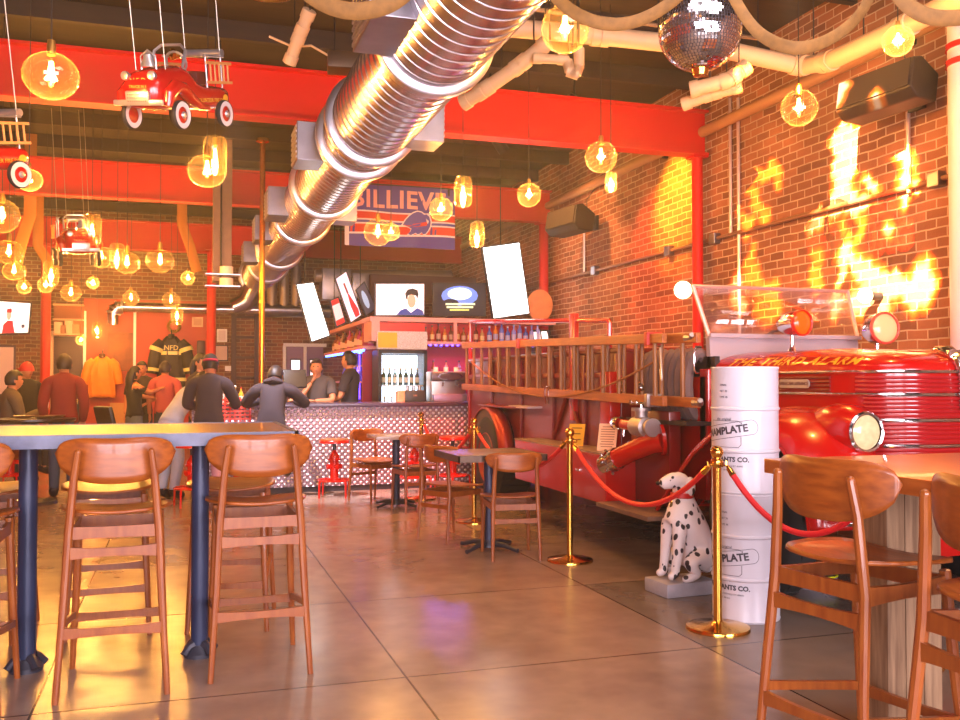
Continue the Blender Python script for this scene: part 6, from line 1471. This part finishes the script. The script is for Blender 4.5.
# two rows of red words under the flames
def words_mask(txt, px, py, size):
    tb = MB().text(txt, size, Matrix.Identity(4), 0, bold=.012); p_ = at_x(px, py, XR); msk = np.zeros(gy.shape, bool)
    for f in tb.bm.faces:
        pts_ = np.array([(p_.y-v.co.x, p_.z+v.co.y) for v in f.verts]); msk |= inside(pts_, gy, gz)
    tb.bm.free(); return msk
rm |= words_mask('N BAR', 866, 214, .30) | words_mask('BURG', 878, 241, .30)
ring1 = dil(ym, 1); ring2 = dil(ym, 3)
cls[rm] = 1; cls[ring2 & ~rm & (np.sin(gy*9+gz*5) > -.4)] = 2; cls[om] = 3; cls[dil(om, 1) & ~om] = 2; cls[ring1] = 3; cls[ym] = 4
film = {0: None, 1: (1, .03, .01), 2: (.75, .16, .01), 3: (1, .40, .03), 4: (1, .90, .68)}
fm_mats = []
for k in range(5):
    if k == 0: fm_mats.append(M('opaque slide', '060606', .9)); continue
    mm_ = bpy.data.materials.new('colour film %s' % ['', 'red', 'orange', 'yellow', 'pale'][k]); mm_.use_nodes = True; n_ = mm_.node_tree; n_.nodes.clear()
    o_ = n_.nodes.new('ShaderNodeOutputMaterial'); t_ = n_.nodes.new('ShaderNodeBsdfTransparent'); t_.inputs[0].default_value = (*film[k], 1); n_.links.new(t_.outputs[0], o_.inputs[0]); fm_mats.append(mm_)
pj = thing('slide_projector', 'slide projector hung from the ceiling, throwing flames on the brick wall', 'projector', tuple(PJ)); dirp = (AIM-PJ).normalized()
def to_slide(y, z):
    r = Vector((XR, y, z))-PJ; return PJ+r*(.22/r.dot(dirp))
m = MB(); ni, nj = cls.shape; VV = {}
def gv_(i, j):
    if (i, j) not in VV: VV[(i, j)] = m.bm.verts.new(to_slide(GYs[i], GZs[j]))
    return VV[(i, j)]
for i in range(ni):
    j = 0
    while j < nj:   # merge runs of one colour into strips
        e_ = j
        while e_+1 < nj and cls[i, e_+1] == cls[i, j]: e_ += 1
        m.face([m.bm.verts.new(to_slide(GYs[i], GZs[j])), m.bm.verts.new(to_slide(GYs[i+1], GZs[j])), m.bm.verts.new(to_slide(GYs[i+1], GZs[e_+1])), m.bm.verts.new(to_slide(GYs[i], GZs[e_+1]))], int(cls[i, j])); j = e_+1
m.build('flame_slide', fm_mats, pj, w=True, smooth=False)
u_, v_ = frame_of(dirp); hb_ = []
m = MB()
def bx_ring(o0, o1, a, b_):
    q0 = [PJ+dirp*o0+u_*x*a+v_*y*b_ for x, y in ((-1, -1), (1, -1), (1, 1), (-1, 1))]; q1 = [PJ+dirp*o1+u_*x*a+v_*y*b_ for x, y in ((-1, -1), (1, -1), (1, 1), (-1, 1))]
    A = [m.bm.verts.new(q) for q in q0]; B = [m.bm.verts.new(q) for q in q1]
    for k in range(4): m.face([A[k], A[(k+1) % 4], B[(k+1) % 4], B[k]])
    return A, B
cs = [to_slide(GYs[i], GZs[j]) for i, j in ((0, 0), (-1, 0), (-1, -1), (0, -1))]; cc = sum(cs, Vector())/4; ou = [cc+(q-cc)*1.45 for q in cs]; bk = [q-dirp*.42 for q in ou]
for k in range(4):
    for Q in ((cs[k], cs[(k+1) % 4], ou[(k+1) % 4], ou[k]), (ou[k], ou[(k+1) % 4], bk[(k+1) % 4], bk[k])): m.face([m.bm.verts.new(q) for q in Q])
m.face([m.bm.verts.new(q) for q in bk])
m.build('projector_case', BLACK, pj, w=True, smooth=False)
MB().cyl((PJ.x, PJ.y, PJ.z+.3), (PJ.x, PJ.y, ZC), .02).build('hanger', BLACK, pj, w=True)
spot('projector_light', PJ, AIM, 17000, (1, .9, .75), 100, 0, .0015)
# two coloured stage lamps on the brick
def stage_lamp(label, loc, tgt, power, col, ang):
    t = thing('stage_lamp', label, 'stage lamp', loc, 0, 'coloured stage lamps'); d = (Vector(tgt)-Vector(loc)).normalized()
    MB().lathe([(0, -.12), (.06, -.11), (.075, -.05), (.08, .1), (.074, .1), (.07, -.02), (0, -.03)], (0, 0, 0), 18, d).build('can', BLACK, t); MB().tube([(0, 0, .06), (0, 0, ZC-loc[2])], .012, 6).build('yoke', BLACK, t)
    spot('stage_light', Vector(loc)+d*.11, tgt, power, col, ang, .8, .04)
stage_lamp('yellow stage lamp under the ceiling aimed at the brick left of the column', (4.2, 9.6, 4.5), (5.6, 9.8, 3.5), 700, (1, .55, .03), 44)
stage_lamp('red stage lamp under the ceiling aimed at the brick by the column', (4.0, 10.2, 4.5), (5.6, 10.3, 2.8), 420, (1, .06, .02), 50)
stage_lamp('added orange wall wash lamp under the ceiling aimed at the brick behind the ladder rail', (4.0, 11.6, 4.5), (5.6, 12.2, 2.9), 260, (1, .42, .12), 80)  # orange wash added to warm the brick, not a known lamp
# ------------------------------------------------------------------ toy pedal fire cars hung from the ceiling
PR = M('pedal car red', 'b01010', .25, coat=.5); WT = M('whitewall tyre', 'd8ccc8', .5); SIL = M('silver paint', 'c0c0c4', .3, .8); GLD = M('gold print', 'e0a028', .4)
def pedal_car(label, loc, rz):
    t = thing('pedal_car', label, 'toy car', loc, rz, 'hanging pedal fire cars')
    secs = [(.47, .06, .16, .24), (.455, .13, .13, .31), (.40, .155, .11, .36), (.28, .16, .10, .395), (.12, .17, .10, .415), (.06, .18, .10, .40), (.0, .185, .10, .33), (-.12, .185, .10, .285), (-.32, .185, .10, .28), (-.42, .18, .11, .27), (-.45, .14, .14, .24)]
    m = MB(); rows = []
    for y, hw, z0, z1 in secs:
        row = []
        for k in range(20):
            a = 2*PI*k/20; c, s = math.cos(a), math.sin(a); row.append(m.bm.verts.new((hw*math.copysign(abs(c)**.55, c), y, (z0+z1)/2+(z1-z0)/2*math.copysign(abs(s)**.65, s))))
        rows.append(row)
    for a, b_ in zip(rows, rows[1:]):
        for k in range(20): m.face([a[k], a[(k+1) % 20], b_[(k+1) % 20], b_[k]])
    m.face(rows[0]); m.face(rows[-1]); m.build('car_body', PR, t, sharp=60)
    for s in (-1, 1):
        m = MB(); m.tube([(s*.185, .40, .13), (s*.19, .38, .21), (s*.19, .30, .262), (s*.19, .22, .25), (s*.19, .13, .19), (s*.185, .0, .13), (s*.18, -.12, .115)], [.03, .045, .052, .052, .045, .03, .018], 12); m.build('fender', PR, t)
        MB().lathe([(0, -.02), (.022, -.015), (.032, .01), (.03, .03), (0, .04)], (s*.105, .43, .335), 16, (s*.1, 1, .1)).build('headlamp', SIL, t)
        for y in (.28, -.30):
            w_ = MB().lathe([(.058, -.016), (.092, -.018), (.1, 0), (.092, .018), (.058, .016)], (s*.205, y, .07), 28, (s, 0, 0)).build('wheel', WT, t)
            MB().lathe([(0, .024), (.012, .026), (.03, .018), (.06, .008), (.062, -.01), (0, -.012)], (s*.205, y, .07), 24, (s, 0, 0)).build('hub', PR, w_); MB().lathe([(0, .038), (.018, .034), (.026, .02)], (s*.205, y, .07), 16, (s, 0, 0)).build('hub_cap', SIL, w_)
            MB().lathe([(.096, -.02), (.103, -.01), (.103, .01), (.096, .02)], (s*.205, y, .07), 28, (s, 0, 0)).build('tyre', RUBBER, w_)
        for y in (-.15, -.36): MB().cyl((s*.165, y, .26), (s*.165, y, .50), .007).build('rail_post', SIL, t)
        MB().tube([(s*.165, -.1, .49), (s*.165, -.40, .49)], .008, 8).build('hand_rail', SIL, t)
        l = MB()
        for z in (.30, .44): l.box((s*.215, -.25, z), (.014, .34, .02))
        for k in range(5): l.cyl((s*.215, -.37+k*.06, .30), (s*.215, -.37+k*.06, .44), .008, n=8)
        l.build('toy_ladder', M('pale ladder wood', 'c88848', .5), t)
        mt = Matrix.Translation((s*.188, -.17, .17)) @ Matrix(((0, 0, s), (s, 0, 0), (0, 1, 0))).to_4x4()
        MB().text('VOLUNTEER FIRE DEPT', .04, mt, .0005).build('side_lettering', GLD, t, smooth=False)
        MB().sph((s*.187, -.36, .185), (.004, .035, .03), 12, 8).build('gold_badge', GLD, t)
    MB().box((0, .475, .155), (.40, .02, .04), bev=.008).build('bumper', SIL, t); g_ = MB().box((0, .475, .19), (.19, .03, .09), bev=.012).build('front_grille', SIL, t)
    m = MB()
    for j in range(3):
        for k in range(9): m.box((-.07+k*.0175, .492, .165+j*.022), (.009, .003, .009))
    m.build('grille_slots', M('grille slots', '6c5c58', .5), g_, smooth=False)
    f_ = Matrix.Translation((0, .452, .30)) @ Matrix(((-1, 0, 0), (0, 0, 1), (0, 1, 0))).to_4x4()
    MB().text('N.F.D.', .055, f_, .001).build('front_lettering', GLD, t, smooth=False); f_.translation = Vector((0, .468, .262)); MB().text('TRUCK N 1', .028, f_, .001).build('front_lettering', GLD, t, smooth=False)
    m = MB().lathe([(.055, 0), (.05, .02), (.036, .05), (.03, .08), (.012, .095), (0, .10)], (-.03, .36, .40), 20); m.tube([(-.09, .36, .38), (-.09, .36, .47), (-.03, .36, .51), (.03, .36, .47), (.03, .36, .38)], .006, 6); m.build('bell', SIL, t)
    MB().tube([(-.13, .10, .40), (-.13, .05, .52), (-.08, .03, .56), (.08, .03, .56), (.13, .05, .52), (.13, .10, .40)], .011, 8).build('windscreen_hoop', SIL, t)
    MB().tube([(.085*math.cos(2*PI*k/16), -.02+.02*math.sin(2*PI*k/16), .44+.075*math.sin(2*PI*k/16)) for k in range(16)], .009, 8, closed=True).build('steering_wheel', SIL, t)
    MB().box((0, -.16, .33), (.26, .16, .10), bev=.03).build('seat', M('pedal car seat', '5a1410', .5), t)
    MB().cyl((-.16, -.40, .52), (.16, -.40, .52), .03).build('rear_roll', SIL, t); MB().lathe([(0, 0), (.03, 0), (.045, .05), (.02, .06)], (.1, -.2, .5), 14, (.3, 1, .1)).build('search_lamp', BRASS, t)
    for x, y in ((-.12, .3), (.12, .3), (-.15, -.38), (.15, -.38)): MB().cyl((x, y, .38 if y > 0 else .5), (x*1.0, y*1.0, ZC-loc[2]), .0035, n=5).build('hanging_wire', M('steel wire', 'b0a898', .4, .7), t)
    return t
def tilt(o, rz, a, sc):
    o.rotation_euler = (Matrix.Rotation(a, 3, RT) @ Matrix.Rotation(rz, 3, 'Z')).to_euler(); o.scale = (sc,)*3
def place(px, py, d, h): c = at_d(px, py, d); return c-Vector((0, 0, h))
c = place(180, 90, 6.0, .22); PC = pedal_car('red pedal fire car with whitewall wheels and little ladders hung below the ceiling', c, 0); tilt(PC, R(146), R(17), .86)
c = place(-34, 150, 5.8, .22); tilt(dup(PC, c, 0, 'red pedal fire car cut off by the left edge of the frame'), R(140), R(14), .86)
c = place(77, 242, 11.0, .25); tilt(dup(PC, c, 0, 'distant red pedal fire car seen from the front among the left lamps'), R(192), R(8), 1)
# services under the ceiling boards
for i, (y, z, lb) in enumerate(((7.3, 4.52, 'thin ceiling conduit nearest the camera, above the pedal car'), (11.4, 4.55, 'thin ceiling conduit between the two nearer red beams'), (15.9, 4.55, 'thin ceiling conduit over the bar, behind the banner'))):
    t = thing('ceiling_conduit', lb, 'conduit', (0, y, z), 0, 'thin conduits under the ceiling'); m = MB().cyl((XL+.05, y, z), (XR-.15, y, z), .02, n=8); m.build('pipe', M('brown conduit', '8a6c4c', .5), t, w=True)
    for x in (-3.6, -1.8, .3, 2.9, 4.4): MB().tube([(x, y, z), (x, y, ZC)], .008, 6).build('hanger', BLACK, t, w=True); MB().box((x+.3, y, z-.03), (.09, .09, .06), bev=.01).build('fitting', CREAM, t, w=True)
p = at_d(352, 64, 8.0); t = thing('ceiling_unit', 'small dark metal ballast unit under the ceiling left of the duct', 'unit', tuple(p)); m = MB().box((0, 0, 0), (.42, .24, .14), (0, 0, R(-8)), .015); m.build('case', M('unit metal', '5c4838', .4, .6), t)
for s in (-1, 1): MB().tube([(s*.15, 0, .05), (s*.15, 0, ZC-p.z)], .007, 6).build('hanger', BLACK, t)
MB().tube([(-.2, 0, .05), (-.35, 0, .12), (-.5, .02, .1), (-.7, 0, .16)], .01, 6).build('flex_cable', CREAM, t)
